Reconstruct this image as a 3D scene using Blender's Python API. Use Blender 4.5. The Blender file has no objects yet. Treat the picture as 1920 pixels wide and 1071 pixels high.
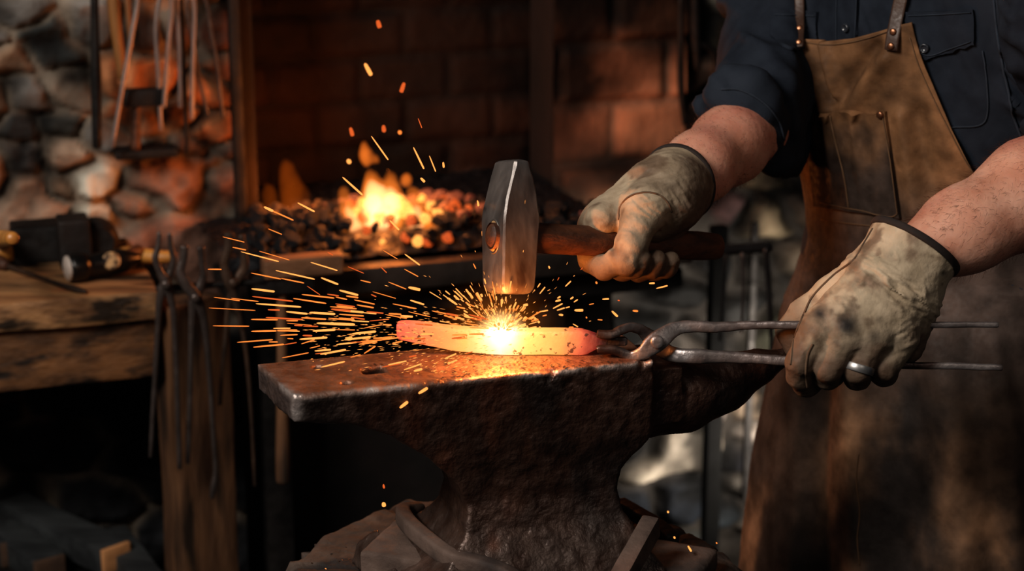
import bpy, bmesh, math, random
import numpy as np
from mathutils import Vector, Matrix, Quaternion
from mathutils.bvhtree import BVHTree
random.seed(7)
rng = np.random.default_rng(11)
SC = bpy.context.scene
COL = SC.collection
# ------------------------------------------------------------------ camera
CAMZ = 1.47
PITCH = math.radians(15.8)
F = 3600.0
CX, CY = 960.0, 535.5
CAM = np.array([0.0, 0.0, CAMZ])
RT = np.array([1.0, 0, 0])
FW = np.array([0, math.cos(PITCH), -math.sin(PITCH)])
DN = np.array([0, -math.sin(PITCH), -math.cos(PITCH)])
UP = -DN
TOP = 0.92            # anvil face height
BENCH = 0.77          # bench / hearth height

def ray(px, py):
    return FW + RT * ((px - CX) / F) + DN * ((py - CY) / F)
def at(px, py, d):
    return CAM + ray(px, py) * d
def onz(px, py, z):
    r = ray(px, py); return CAM + r * ((z - CAMZ) / r[2])
def onplane(px, py, p0, n):
    r = ray(px, py); t = np.dot(np.array(p0) - CAM, n) / np.dot(r, n)
    return CAM + r * t
def proj(p):
    q = np.asarray(p, float) - CAM
    d = q @ FW
    return CX + (q @ RT) / d * F, CY + (q @ DN) / d * F, d

cam_d = bpy.data.cameras.new('camera')
cam = bpy.data.objects.new('camera', cam_d); COL.objects.link(cam)
cam.location = CAM; cam.rotation_euler = (math.pi / 2 - PITCH, 0, 0)
cam_d.lens = 67.5; cam_d.sensor_width = 36; cam_d.clip_start = 0.05; cam_d.clip_end = 50
cam_d.dof.use_dof = True; cam_d.dof.focus_distance = 1.80; cam_d.dof.aperture_fstop = 5.0
SC.camera = cam

# ------------------------------------------------------------------ numpy noise
_T = np.random.default_rng(5).random(65536).astype(np.float32)
def _h(i, j, k):
    return _T[(i * 73856093 ^ j * 19349663 ^ k * 83492791) & 65535]
def vnoise(P):
    P = np.asarray(P, dtype=np.float64)
    I = np.floor(P).astype(np.int64); Fr = P - I; S = Fr * Fr * (3 - 2 * Fr)
    i, j, k = I[..., 0], I[..., 1], I[..., 2]; x, y, z = S[..., 0], S[..., 1], S[..., 2]
    def L(a, b, t): return a + (b - a) * t
    return L(L(L(_h(i, j, k), _h(i+1, j, k), x), L(_h(i, j+1, k), _h(i+1, j+1, k), x), y),
             L(L(_h(i, j, k+1), _h(i+1, j, k+1), x), L(_h(i, j+1, k+1), _h(i+1, j+1, k+1), x), y), z) * 2 - 1
def fbm(P, oct=4, gain=.5):
    P = np.asarray(P, dtype=np.float64); a = 1; s = 0; t = 0
    for o in range(oct):
        s = s + a * vnoise(P * (2.03 ** o) + 17.3 * o); t += a; a *= gain
    return s / t
def sstep(a, b, x):
    t = np.clip((x - a) / (b - a), 0, 1); return t * t * (3 - 2 * t)

# ------------------------------------------------------------------ materials
def lin(c):
    return tuple(((v / 12.92) if v <= .04045 else ((v + .055) / 1.055) ** 2.4) for v in c)
def N(nt, t, **kw):
    n = nt.nodes.new(t)
    for k, v in kw.items(): setattr(n, k, v)
    return n
def mat(name, c1, c2=None, scale=10, rough=.6, rough2=None, metal=0., bump=.2, bscale=60, stretch=(1, 1, 1),
        c3=None, s3=4, t3=(.5, .65), attr=False, spec=.5, sss=0., detail=6, lo=.35, hi=.65, coat=0, bdist=.004, grain=None):
    m = bpy.data.materials.new(name); m.use_nodes = True; nt = m.node_tree
    for n in list(nt.nodes): nt.nodes.remove(n)
    out = N(nt, 'ShaderNodeOutputMaterial'); b = N(nt, 'ShaderNodeBsdfPrincipled')
    nt.links.new(b.outputs[0], out.inputs[0])
    tc = N(nt, 'ShaderNodeTexCoord'); mp = N(nt, 'ShaderNodeMapping'); mp.inputs['Scale'].default_value = stretch
    nt.links.new(tc.outputs['Object'], mp.inputs[0])
    if c2 is None: c2 = tuple(v * .7 for v in c1)
    n1 = N(nt, 'ShaderNodeTexNoise'); n1.inputs['Scale'].default_value = scale; n1.inputs['Detail'].default_value = detail
    nt.links.new(mp.outputs[0], n1.inputs['Vector'])
    r1 = N(nt, 'ShaderNodeValToRGB'); r1.color_ramp.elements[0].position = lo; r1.color_ramp.elements[1].position = hi
    r1.color_ramp.elements[0].color = (*c1, 1); r1.color_ramp.elements[1].color = (*c2, 1)
    nt.links.new(n1.outputs['Fac'], r1.inputs[0]); colr = r1.outputs[0]
    if c3 is not None:
        n3 = N(nt, 'ShaderNodeTexNoise'); n3.inputs['Scale'].default_value = s3; n3.inputs['Detail'].default_value = 5
        nt.links.new(mp.outputs[0], n3.inputs['Vector'])
        r3 = N(nt, 'ShaderNodeMapRange'); r3.inputs['From Min'].default_value = t3[0]; r3.inputs['From Max'].default_value = t3[1]
        nt.links.new(n3.outputs['Fac'], r3.inputs[0])
        mx = N(nt, 'ShaderNodeMix', data_type='RGBA'); nt.links.new(r3.outputs[0], mx.inputs[0])
        nt.links.new(colr, mx.inputs[6]); mx.inputs[7].default_value = (*c3, 1); colr = mx.outputs[2]
    if attr:
        at_ = N(nt, 'ShaderNodeAttribute'); at_.attribute_name = 'tint'
        mx = N(nt, 'ShaderNodeMix', data_type='RGBA', blend_type='MULTIPLY'); mx.inputs[0].default_value = 1
        nt.links.new(colr, mx.inputs[6]); nt.links.new(at_.outputs['Color'], mx.inputs[7]); colr = mx.outputs[2]
    nt.links.new(colr, b.inputs['Base Color'])
    b.inputs['Metallic'].default_value = metal; b.inputs['Specular IOR Level'].default_value = spec
    b.inputs['Coat Weight'].default_value = coat; b.inputs['Coat Roughness'].default_value = .3
    if sss: b.inputs['Subsurface Weight'].default_value = sss; b.inputs['Subsurface Radius'].default_value = (.01, .004, .002)
    n2 = N(nt, 'ShaderNodeTexNoise'); n2.inputs['Scale'].default_value = bscale; n2.inputs['Detail'].default_value = 8
    nt.links.new(mp.outputs[0], n2.inputs['Vector'])
    if rough2 is None: b.inputs['Roughness'].default_value = rough
    else:
        rr = N(nt, 'ShaderNodeMapRange'); rr.inputs['From Min'].default_value = .35; rr.inputs['From Max'].default_value = .65
        rr.inputs['To Min'].default_value = rough; rr.inputs['To Max'].default_value = rough2
        nt.links.new(n2.outputs['Fac'], rr.inputs[0]); nt.links.new(rr.outputs[0], b.inputs['Roughness'])
    bp = N(nt, 'ShaderNodeBump'); bp.inputs['Strength'].default_value = bump; bp.inputs['Distance'].default_value = bdist
    if grain:
        n4 = N(nt, 'ShaderNodeTexNoise'); n4.inputs['Scale'].default_value = grain; n4.inputs['Detail'].default_value = 3
        nt.links.new(mp.outputs[0], n4.inputs['Vector'])
        ad = N(nt, 'ShaderNodeMath', operation='ADD'); nt.links.new(n2.outputs['Fac'], ad.inputs[0]); nt.links.new(n4.outputs['Fac'], ad.inputs[1])
        nt.links.new(ad.outputs[0], bp.inputs['Height'])
    else: nt.links.new(n2.outputs['Fac'], bp.inputs['Height'])
    nt.links.new(bp.outputs[0], b.inputs['Normal'])
    return m
def emat(name, col, strength):
    m = bpy.data.materials.new(name); m.use_nodes = True; nt = m.node_tree
    for n in list(nt.nodes): nt.nodes.remove(n)
    out = N(nt, 'ShaderNodeOutputMaterial'); e = N(nt, 'ShaderNodeEmission')
    e.inputs[0].default_value = (*col, 1); e.inputs[1].default_value = strength
    nt.links.new(e.outputs[0], out.inputs[0]); return m
def vmat(name, col, strength, noise=0, scale=20, lowz=None):
    """glowing gas: a volume that only emits"""
    m = bpy.data.materials.new(name); m.use_nodes = True; nt = m.node_tree
    for n in list(nt.nodes): nt.nodes.remove(n)
    out = N(nt, 'ShaderNodeOutputMaterial'); e = N(nt, 'ShaderNodeEmission')
    e.inputs[0].default_value = (*col, 1); e.inputs[1].default_value = strength
    nt.links.new(e.outputs[0], out.inputs['Volume']); return m

# ------------------------------------------------------------------ scene graph helpers
WL = {}
def tag(o, label=None, cat=None, group=None, kind=None):
    if label: o['label'] = label
    if cat: o['category'] = cat
    if group: o['group'] = group
    if kind: o['kind'] = kind
    return o
def empty(name, loc, label, cat, group=None, kind=None):
    o = bpy.data.objects.new(name, None); COL.objects.link(o); o.location = loc; o.empty_display_size = .02
    WL[o.name] = np.array(loc, float); return tag(o, label, cat, group, kind)
def mobj(name, V, Fc, m, parent=None, smooth=True, tint=None, origin=None):
    V = np.asarray(V, float)
    lo, hi = V.min(0), V.max(0)
    if origin is None: origin = np.array([(lo[0] + hi[0]) / 2, (lo[1] + hi[1]) / 2, lo[2]])
    me = bpy.data.meshes.new(name)
    Fl = Fc if isinstance(Fc, list) else Fc.tolist()
    me.from_pydata((V - origin).tolist(), [], Fl)
    me.validate(); me.update()
    if smooth: me.polygons.foreach_set('use_smooth', [True] * len(me.polygons))
    if tint is not None:
        a = me.color_attributes.new('tint', 'FLOAT_COLOR', 'POINT')
        t = np.ones((len(V), 4), np.float32); t[:, :3] = tint; a.data.foreach_set('color', t.ravel())
    me.materials.append(m)
    o = bpy.data.objects.new(name, me); COL.objects.link(o); WL[o.name] = np.array(origin, float)
    if parent is not None:
        o.parent = parent; o.location = origin - WL[parent.name]
    else: o.location = origin
    return o
def bm_fix(o, ang=None):
    bm = bmesh.new(); bm.from_mesh(o.data); bmesh.ops.recalc_face_normals(bm, faces=bm.faces); bm.to_mesh(o.data); bm.free()
    if ang is not None:
        o.data.set_sharp_from_angle(angle=math.radians(ang))
    return o
class MB:
    """collects shapes for ONE mesh"""
    def __init__(s): s.V = []; s.F = []; s.n = 0
    def add(s, V, Fc):
        V = np.asarray(V, float); s.V.append(V); s.F += [[i + s.n for i in f] for f in Fc]; s.n += len(V); return s
    def build(s, name, m, parent=None, smooth=True, ang=40, tint=None):
        o = mobj(name, np.vstack(s.V), s.F, m, parent, smooth, tint); bm_fix(o, ang if smooth else None); return o
def nrm(v):
    v = np.asarray(v, float); return v / (np.linalg.norm(v) + 1e-12)
def smooth_path(pts, n=6, extra=None):
    """Catmull-Rom through rows of any width"""
    P = np.asarray(pts, float)
    if len(P) < 3:
        t = np.linspace(0, 1, n + 1)[:, None]; return P[0] * (1 - t) + P[-1] * t
    Q = np.vstack([2 * P[0] - P[1], P, 2 * P[-1] - P[-2]]); out = []
    for i in range(1, len(Q) - 2):
        for t in np.linspace(0, 1, n, endpoint=False):
            a, b, c, d = Q[i-1], Q[i], Q[i+1], Q[i+2]
            out.append(.5 * ((2*b) + (c-a)*t + (2*a-5*b+4*c-d)*t*t + (-a+3*b-3*c+d)*t**3))
    out.append(P[-1]); return np.array(out)
def tube(pts, r1, r2=None, seg=12, ref=None, power=2., closed=False, cap=True):
    """sweep a superellipse: r1 is the half size in the plane of bending, r2 along ref"""
    P = np.asarray(pts, float); n = len(P)
    r1 = np.broadcast_to(np.asarray(r1, float), (n,)).copy(); r2 = r1.copy() if r2 is None else np.broadcast_to(np.asarray(r2, float), (n,)).copy()
    if closed: T = np.roll(P, -1, 0) - np.roll(P, 1, 0)
    else: T = np.gradient(P, axis=0)
    T /= np.linalg.norm(T, axis=1)[:, None] + 1e-12
    ref = FW if ref is None else np.asarray(ref, float)
    if ref.ndim == 1: ref = np.tile(ref, (n, 1))
    th = np.linspace(0, 2 * math.pi, seg, endpoint=False) + math.pi / seg
    c, s = np.cos(th), np.sin(th); e = 2. / power
    c = np.sign(c) * np.abs(c) ** e; s = np.sign(s) * np.abs(s) ** e
    if not closed and cap:
        rr = min(r1[0], r2[0]) * .35; P = np.vstack([P[0] , P[0] + T[0]*rr, P[1:-1], P[-1] - T[-1]*rr, P[-1]])
        T = np.vstack([T[0], T, T[-1]]); ref = np.vstack([ref[0], ref, ref[-1]])
        r1 = np.concatenate([[r1[0]*.72], r1, [r1[-1]*.72]]); r2 = np.concatenate([[r2[0]*.72], r2, [r2[-1]*.72]]); n += 2
    V = []
    for i in range(n):
        b = ref[i] - T[i] * (ref[i] @ T[i])
        if np.linalg.norm(b) < 1e-3: b = np.array([.01, 0, 1.]) - T[i] * T[i][2]
        b = nrm(b); a = np.cross(T[i], b)
        V.append(P[i] + np.outer(c, a) * r1[i] + np.outer(s, b) * r2[i])
    V = np.vstack(V); Fc = []
    for i in range(n if closed else n - 1):
        j = (i + 1) % n
        for k in range(seg):
            l = (k + 1) % seg; Fc.append([i*seg+k, i*seg+l, j*seg+l, j*seg+k])
    if not closed:
        Fc.append(list(range(seg))[::-1]); Fc.append([(n-1)*seg+k for k in range(seg)])
    return V, Fc
def box(c, ax, sz, bev=.003, seg=2, taper=None):
    """oriented bevelled box: c centre, ax 3 unit axes (rows), sz full sizes"""
    bm = bmesh.new(); bmesh.ops.create_cube(bm, size=1)
    for v in bm.verts: v.co = Vector((v.co.x * sz[0], v.co.y * sz[1], v.co.z * sz[2]))
    if bev: bmesh.ops.bevel(bm, geom=list(bm.edges), offset=bev, segments=seg, profile=.6, affect='EDGES')
    V = np.array([v.co[:] for v in bm.verts]); bm.verts.index_update(); Fc = [[v.index for v in f.verts] for f in bm.faces]; bm.free()
    if taper is not None: V = taper(V)
    return V @ np.asarray(ax, float) + np.asarray(c, float), Fc
def rough_box(c, ax, sz, res=.01, amp=.003, freq=30, bev=.004, seed=0, maxn=70):
    """box with worn, uneven faces"""
    bm = bmesh.new(); bmesh.ops.create_cube(bm, size=1)
    for v in bm.verts: v.co = Vector((v.co.x * sz[0], v.co.y * sz[1], v.co.z * sz[2]))
    bmesh.ops.bevel(bm, geom=list(bm.edges), offset=bev, segments=2, profile=.6, affect='EDGES')
    for a in range(3):
        n = min(maxn, int(sz[a] / res))
        for i in range(1, n):
            p = Vector((0, 0, 0)); p[a] = -sz[a] / 2 + sz[a] * i / n; nn = Vector((0, 0, 0)); nn[a] = 1
            bmesh.ops.bisect_plane(bm, geom=bm.verts[:] + bm.edges[:] + bm.faces[:], plane_co=p, plane_no=nn)
    bm.normal_update()
    V = np.array([v.co[:] for v in bm.verts]); Nn = np.array([v.normal[:] for v in bm.verts]); bm.verts.index_update()
    Fc = [[v.index for v in f.verts] for f in bm.faces]; bm.free()
    st = np.array([.35, 1, 1]) if sz[0] > 3 * min(sz[1:]) else np.array([1, 1, .35]) if sz[2] > 3 * min(sz[:2]) else np.ones(3)
    V = V + Nn * (fbm(V * freq * st + seed * 7.7, 4)[:, None]) * amp
    return V @ np.asarray(ax, float) + np.asarray(c, float), Fc
def disc(c, n, r, h, seg=20, dome=.4):
    """low rivet / knob: domed cylinder"""
    n = nrm(n); a = nrm(np.cross(n, [.3, .5, .81])); b = np.cross(n, a); V = []; Fc = []
    prof = [(r, 0), (r, h * (1 - dome)), (r * .85, h * (1 - dome * .35)), (r * .5, h), (0.02 * r, h * 1.02)]
    th = np.linspace(0, 2 * math.pi, seg, endpoint=False)
    for (q, z) in prof: V.append(np.asarray(c) + n * z + np.outer(np.cos(th), a) * q + np.outer(np.sin(th), b) * q)
    V = np.vstack(V)
    for i in range(len(prof) - 1):
        for k in range(seg):
            l = (k + 1) % seg; Fc.append([i*seg+k, i*seg+l, (i+1)*seg+l, (i+1)*seg+k])
    Fc.append(list(range(seg))[::-1]); Fc.append([(len(prof)-1)*seg+k for k in range(seg)])
    return V, Fc

# ------------------------------------------------------------------ implicit surfaces (surface nets)
class SDF:
    def __init__(s, pts, pad, h):
        P = np.asarray(pts, float); s.lo = P.min(0) - pad; s.h = h
        s.n = np.ceil((P.max(0) + pad - s.lo) / h).astype(int) + 1
        s.ax = [(s.lo[i] + h * np.arange(s.n[i])).astype(np.float32) for i in range(3)]
        s.G = np.full(s.n, .06, np.float32)
    def sl(s, lo, hi):
        a = np.clip(np.floor((lo - s.lo) / s.h).astype(int), 0, s.n); b = np.clip(np.ceil((hi - s.lo) / s.h).astype(int) + 1, 0, s.n)
        return tuple(slice(a[i], b[i]) for i in range(3))
    def grid(s, S):
        return s.ax[0][S[0]][:, None, None], s.ax[1][S[1]][None, :, None], s.ax[2][S[2]][None, None, :]
    def comb(s, S, d, k, sub=False):
        g = s.G[S]
        if g.size == 0: return
        if not sub:
            if k > 0:
                h = np.clip(.5 + .5 * (g - d) / k, 0, 1); s.G[S] = g + (d - g) * h - k * h * (1 - h)
            else: s.G[S] = np.minimum(g, d)
        else:
            d = -d
            if k > 0:
                h = np.clip(.5 - .5 * (g - d) / k, 0, 1); s.G[S] = g + (d - g) * h + k * h * (1 - h)
            else: s.G[S] = np.maximum(g, d)
    def cone(s, a, b, r1, r2=None, k=.004, flat=None, ff=1., sub=False):
        """tapered capsule; flat = direction, ff >1 squashes along it"""
        r2 = r1 if r2 is None else r2; a = np.asarray(a, float); b = np.asarray(b, float)
        m = max(r1, r2) + k + .012
        S = s.sl(np.minimum(a, b) - m, np.maximum(a, b) + m); X, Y, Z = s.grid(S)
        px, py, pz = X - a[0], Y - a[1], Z - a[2]; ba = b - a
        if flat is not None:
            f = nrm(flat); q = (px*f[0] + py*f[1] + pz*f[2]) * (ff - 1)
            px, py, pz = px + q*f[0], py + q*f[1], pz + q*f[2]; ba = ba + f * (ba @ f) * (ff - 1)
        L = ba @ ba + 1e-12
        t = np.clip((px*ba[0] + py*ba[1] + pz*ba[2]) / L, 0, 1)
        d = np.sqrt((px - t*ba[0])**2 + (py - t*ba[1])**2 + (pz - t*ba[2])**2) - (r1 + (r2 - r1) * t)
        s.comb(S, d.astype(np.float32), k, sub)
    def chain(s, pts, rs, k=.004, **kw):
        for i in range(len(pts) - 1): s.cone(pts[i], pts[i+1], rs[i], rs[i+1], k, **kw)
    def ell(s, c, R, axes=None, k=.004, sub=False):
        c = np.asarray(c, float); R = np.asarray(R, float); A = np.eye(3) if axes is None else np.asarray(axes)
        m = R.max() + k + .012; S = s.sl(c - m, c + m); X, Y, Z = s.grid(S); p = (X - c[0], Y - c[1], Z - c[2])
        u = [sum(p[j] * A[i][j] for j in range(3)) for i in range(3)]
        k0 = np.sqrt(sum((u[i] / R[i])**2 for i in range(3))); k1 = np.sqrt(sum((u[i] / R[i]**2)**2 for i in range(3))) + 1e-9
        s.comb(S, (k0 * (k0 - 1) / k1).astype(np.float32), k, sub)
    def func(s, f, k=.004, sub=False, lo=None, hi=None):
        S = s.sl(s.lo if lo is None else lo, s.lo + s.h * s.n if hi is None else hi); X, Y, Z = s.grid(S)
        s.comb(S, np.asarray(f(X, Y, Z), np.float32) + np.zeros(s.G[S].shape, np.float32), k, sub)
    def mesh(s, smooth=1):
        G = s.G; G[0] = G[-1] = .05; G[:, 0] = G[:, -1] = .05; G[:, :, 0] = G[:, :, -1] = .05
        neg = G < 0; n = G.shape
        c = sum(neg[i:n[0]-1+i, j:n[1]-1+j, k:n[2]-1+k].astype(np.int8) for i in (0, 1) for j in (0, 1) for k in (0, 1))
        act = (c > 0) & (c < 8); I, J, K = np.nonzero(act); idx = np.full(act.shape, -1, np.int32); idx[I, J, K] = np.arange(len(I))
        cor = {(i, j, k): G[I+i, J+j, K+k] for i in (0, 1) for j in (0, 1) for k in (0, 1)}
        acc = np.zeros((len(I), 3)); cnt = np.zeros(len(I))
        for a in range(3):
            for o1 in (0, 1):
                for o2 in (0, 1):
                    p = [0, 0, 0]; q = [0, 0, 0]; oth = [x for x in range(3) if x != a]
                    p[oth[0]] = q[oth[0]] = o1; p[oth[1]] = q[oth[1]] = o2; q[a] = 1
                    g0, g1 = cor[tuple(p)], cor[tuple(q)]; m = (g0 < 0) != (g1 < 0)
                    t = np.where(m, g0 / np.where(m, g0 - g1, 1), 0); v = np.tile(np.array(p, float), (len(I), 1)); v[:, a] = t
                    acc[m] += v[m]; cnt[m] += 1
        V = (np.stack([I, J, K], 1) + acc / cnt[:, None]) * s.h + s.lo
        Fs = []
        for a in range(3):
            b, c_ = (a + 1) % 3, (a + 2) % 3
            s0 = [slice(None)] * 3; s1 = [slice(None)] * 3; s0[a] = slice(0, n[a]-1); s1[a] = slice(1, n[a])
            A, B = neg[tuple(s0)], neg[tuple(s1)]; m = A != B; pos = np.stack(np.nonzero(m), 1)
            pos = pos[(pos[:, b] > 0) & (pos[:, c_] > 0)]; fl = A[pos[:, 0], pos[:, 1], pos[:, 2]]
            def cell(db, dc):
                q = pos.copy(); q[:, b] -= db; q[:, c_] -= dc; return idx[q[:, 0], q[:, 1], q[:, 2]]
            quad = np.stack([cell(1, 1), cell(0, 1), cell(0, 0), cell(1, 0)], 1)
            quad[~fl] = quad[~fl][:, ::-1]; Fs.append(quad)
        Fs = np.vstack(Fs)
        for _ in range(smooth):
            acc = np.zeros_like(V); cn = np.zeros(len(V))
            for i in range(4):
                x, y = Fs[:, i], Fs[:, (i+1) % 4]
                for ch in range(3):
                    acc[:, ch] += np.bincount(x, V[y, ch], len(V)) + np.bincount(y, V[x, ch], len(V))
                cn += np.bincount(x, minlength=len(V)) + np.bincount(y, minlength=len(V))
            V = V * .5 + acc / np.maximum(cn, 1)[:, None] * .5
        return V, Fs
def vnormals(V, Fs):
    Fs = np.asarray(Fs); n = np.cross(V[Fs[:, 2]] - V[Fs[:, 0]], V[Fs[:, 3]] - V[Fs[:, 1]]); Nn = np.zeros_like(V)
    for i in range(4):
        for ch in range(3): Nn[:, ch] += np.bincount(Fs[:, i], n[:, ch], len(V))
    return Nn / (np.linalg.norm(Nn, axis=1)[:, None] + 1e-12)
class Surf:
    """ray hits on a finished mesh, to lay seams, trims and rivets on its surface"""
    def __init__(s, V, Fc): s.b = BVHTree.FromPolygons([tuple(v) for v in V], [tuple(f) for f in (Fc.tolist() if hasattr(Fc, 'tolist') else Fc)])
    def hit(s, px, py, off=0.):
        r = ray(px, py); h = s.b.ray_cast(Vector(CAM), Vector(nrm(r)), 10)
        if h[0] is None: return None, None
        nn = np.array(h[1]); nn = nn if nn @ r < 0 else -nn
        return np.array(h[0]) + nn * off, nn
    def near(s, p, off=0.):
        h = s.b.find_nearest(Vector(p)); nn = np.array(h[1]); return np.array(h[0]) + nn * off, nn

# ------------------------------------------------------------------ palette
STEEL = mat('worn_steel', (.11, .10, .10), (.2, .185, .18), 30, rough=.34, rough2=.6, metal=.85, bump=.35, bscale=120, bdist=.002, c3=(.05, .035, .028), s3=16, t3=(.48, .6))
RUSTY = mat('rusty_iron', (.05, .034, .026), (.11, .065, .042), 18, rough=.42, rough2=.75, metal=.45, bump=.5, bscale=70, c3=(.02, .016, .014), s3=9)
DUSTY = mat('dusty_iron', (.15, .105, .085), (.075, .05, .04), 22, rough=.7, rough2=.9, metal=.1, bump=.5, bscale=90, c3=(.035, .025, .022), s3=14, t3=(.5, .65))
BLACKIRON = mat('black_iron', (.012, .011, .011), (.03, .026, .024), 14, rough=.5, rough2=.8, metal=.5, bump=.4, bscale=60)
GREYIRON = mat('grey_iron', (.085, .068, .062), (.16, .13, .118), 25, rough=.28, rough2=.5, metal=.6, bump=.3, bscale=90)
WOODB = mat('bench_wood', (.24, .11, .042), (.085, .04, .018), 9, rough=.55, rough2=.8, bump=.6, bscale=30, stretch=(1, 5, 5), c3=(.02, .012, .008), s3=7, t3=(.5, .62))
POSTW = mat('post_wood', (.2, .1, .048), (.075, .036, .018), 8, rough=.7, bump=.6, bscale=26, stretch=(5, 5, .8), c3=(.03, .017, .01), s3=6, t3=(.52, .65))
HANDLEW = mat('dark_handle_wood', (.12, .045, .02), (.05, .02, .011), 12, rough=.45, rough2=.65, bump=.25, bscale=50, stretch=(1, 8, 8))
YELLOWW = mat('yellow_handle_wood', (.62, .3, .07), (.4, .17, .04), 8, rough=.4, bump=.1, stretch=(1, 6, 6))
ENDW = mat('end_grain_wood', (.55, .34, .16), (.06, .03, .015), 110, rough=.6, bump=.5, bscale=150, lo=.42, hi=.58)
# ================================================================== ANVIL
AA = math.radians(17); AU = np.array([math.cos(AA), math.sin(AA), 0]); AV = np.array([-math.sin(AA), math.cos(AA), 0]); ZZ = np.array([0, 0, 1.])
A0 = onz(550, 742, TOP)
def aw(u, v, w): return A0 + AU * u + AV * v + ZZ * w
def poly_sdf(X, Y, pts):
    P = np.asarray(pts, float); d = np.full(np.broadcast(X, Y).shape, 1e9); sgn = np.ones_like(d); n = len(P)
    for i in range(n):
        a = P[i]; b = P[i-1]; ex, ey = b - a; wx, wy = X - a[0], Y - a[1]
        t = np.clip((wx*ex + wy*ey) / (ex*ex + ey*ey), 0, 1); d = np.minimum(d, (wx - ex*t)**2 + (wy - ey*t)**2)
        c1 = Y >= a[1]; c2 = Y < b[1]; c3 = ex * wy > ey * wx
        fl = (c1 & c2 & c3) | (~c1 & ~c2 & ~c3); sgn = np.where(fl, -sgn, sgn)
    return sgn * np.sqrt(d)
def make_anvil():
    prof = [(0, 0), (.338, 0), (.338, -.05), (.336, -.08), (.322, -.096), (.311, -.108), (.307, -.125), (.311, -.145), (.320, -.162), (.330, -.18), (.342, -.196), (.345, -.223),
            (.095, -.223), (.1, -.203), (.122, -.186), (.143, -.168), (.156, -.15), (.159, -.13), (.152, -.108), (.137, -.09), (.117, -.07), (.088, -.048), (.055, -.034), (.02, -.028), (0, -.025)]
    h = .0022
    s = SDF([[-.02, -.05, -.23], [.52, .15, .004]], .01, h)       # local axes u, v, w
    hw_w = np.array([-.23, -.2, -.18, -.15, -.125, -.1, -.07, -.04, 0]); hw = np.array([.082, .08, .068, .05, .043, .043, .048, .05, .05])
    def body(X, Y, Z):
        Xs = X + .155 * (Y)                                     # the heel end is cut at a slant
        sh = np.where(X < .1, Xs, X)
        d2 = poly_sdf(sh[:, :, 0][:, :, None] if sh.ndim == 3 else sh, Z, prof)
        W = np.interp(Z.ravel(), hw_w, hw)[None, None, :]
        dv = np.abs(Y - .05) - W
        k = .004; hh = np.clip(.5 - .5 * (d2 - dv) / k, 0, 1)
        return d2 + (dv - d2) * hh + k * hh * (1 - hh)
    s.func(body, k=0)
    # front and rear hollow between the feet
    for vv in (-.062, .162): s.cone([.235, vv, -.24], [.235, vv, -.175], .05, .018, k=.02, sub=True)
    s.cone([.238, .05, -.26], [.238, .05, -.21], .05, .03, k=.015, sub=True)
    # horn and its step
    s.func(lambda X, Y, Z: np.maximum(np.maximum(np.abs(X - .35) - .022, np.abs(Y - .05) - .040), np.abs(Z + .040) - .028), k=.012)
    hp = [(.34, -.052, .041), (.385, -.0525, .0385), (.43, -.045, .03), (.465, -.034, .019), (.495, -.026, .009), (.512, -.023, .005)]
    for i in range(len(hp) - 1): s.cone([hp[i][0], .05, hp[i][1]], [hp[i+1][0], .05, hp[i+1][1]], hp[i][2], hp[i+1][2], k=.004)
    # hardy hole, pritchel holes
    def hole(u, v, a): return lambda X, Y, Z: np.maximum(np.maximum(np.abs(X - u), np.abs(Y - v)) - a, np.abs(Z) - .06) + 0 * Z
    s.func(hole(.083, .05, .0105), k=.0015, sub=True)
    s.cone([.036, .074, -.06], [.036, .074, .02], .0055, k=.001, sub=True)
    s.cone([.052, .022, -.06], [.052, .022, .02], .0055, k=.001, sub=True)
    V, Fs = s.mesh(1); Nn = vnormals(V, Fs)
    topm = sstep(-.006, -.001, V[:, 2])
    amp = .0010 + .0014 * sstep(-.02, -.1, V[:, 2])
    V = V + Nn * (fbm(V * 42, 5) * amp * (1 - topm * .85) + fbm(V * 9 + 3, 2) * .0022 * (1 - topm))[:, None]
    # chipped near edge of the face
    chip = (np.exp(-((V[:, 1] + .0) / .006) ** 2) * np.exp(-((V[:, 2]) / .012) ** 2) * sstep(.05, .5, fbm(V * 55, 3) + .1 * 1) * sstep(.12, .25, V[:, 0]))
    V[:, 1] += chip * .006; V[:, 2] -= chip * .003
    W = A0 + V[:, :1] * AU + V[:, 1:2] * AV + V[:, 2:] * ZZ
    m = mat('anvil_iron', (1, 1, 1), (.55, .5, .48), 46, rough=.28, rough2=.55, metal=.45, bump=.9, bscale=75, bdist=.005, attr=True, spec=.7)
    n1 = fbm(V * np.array([14, 14, 8]), 4); n2 = fbm(V * 40 + 4, 4); n3 = fbm(V * np.array([26, 26, 5]) + 9, 3)
    side = np.array([.075, .040, .028]); rust = np.array([.17, .062, .032]); soot = np.array([.022, .016, .014]); dust_ = np.array([.13, .10, .085]); face = np.array([.26, .135, .085]); edge_hi = np.array([.55, .50, .47])
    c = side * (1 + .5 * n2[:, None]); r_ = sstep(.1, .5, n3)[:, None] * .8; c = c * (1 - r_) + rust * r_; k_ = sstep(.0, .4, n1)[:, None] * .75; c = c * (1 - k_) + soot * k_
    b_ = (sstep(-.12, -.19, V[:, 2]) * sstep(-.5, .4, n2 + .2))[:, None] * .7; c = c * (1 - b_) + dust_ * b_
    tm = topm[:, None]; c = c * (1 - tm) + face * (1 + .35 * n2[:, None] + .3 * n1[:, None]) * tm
    ue = V[:, 0] + .155 * V[:, 1]; e1 = np.exp(-(np.abs(V[:, 2] + .002) / .0028) ** 2) * np.maximum(np.exp(-((ue - .001) / .004) ** 2), .75 * np.exp(-((V[:, 1] - .001) / .003) ** 2))
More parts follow.
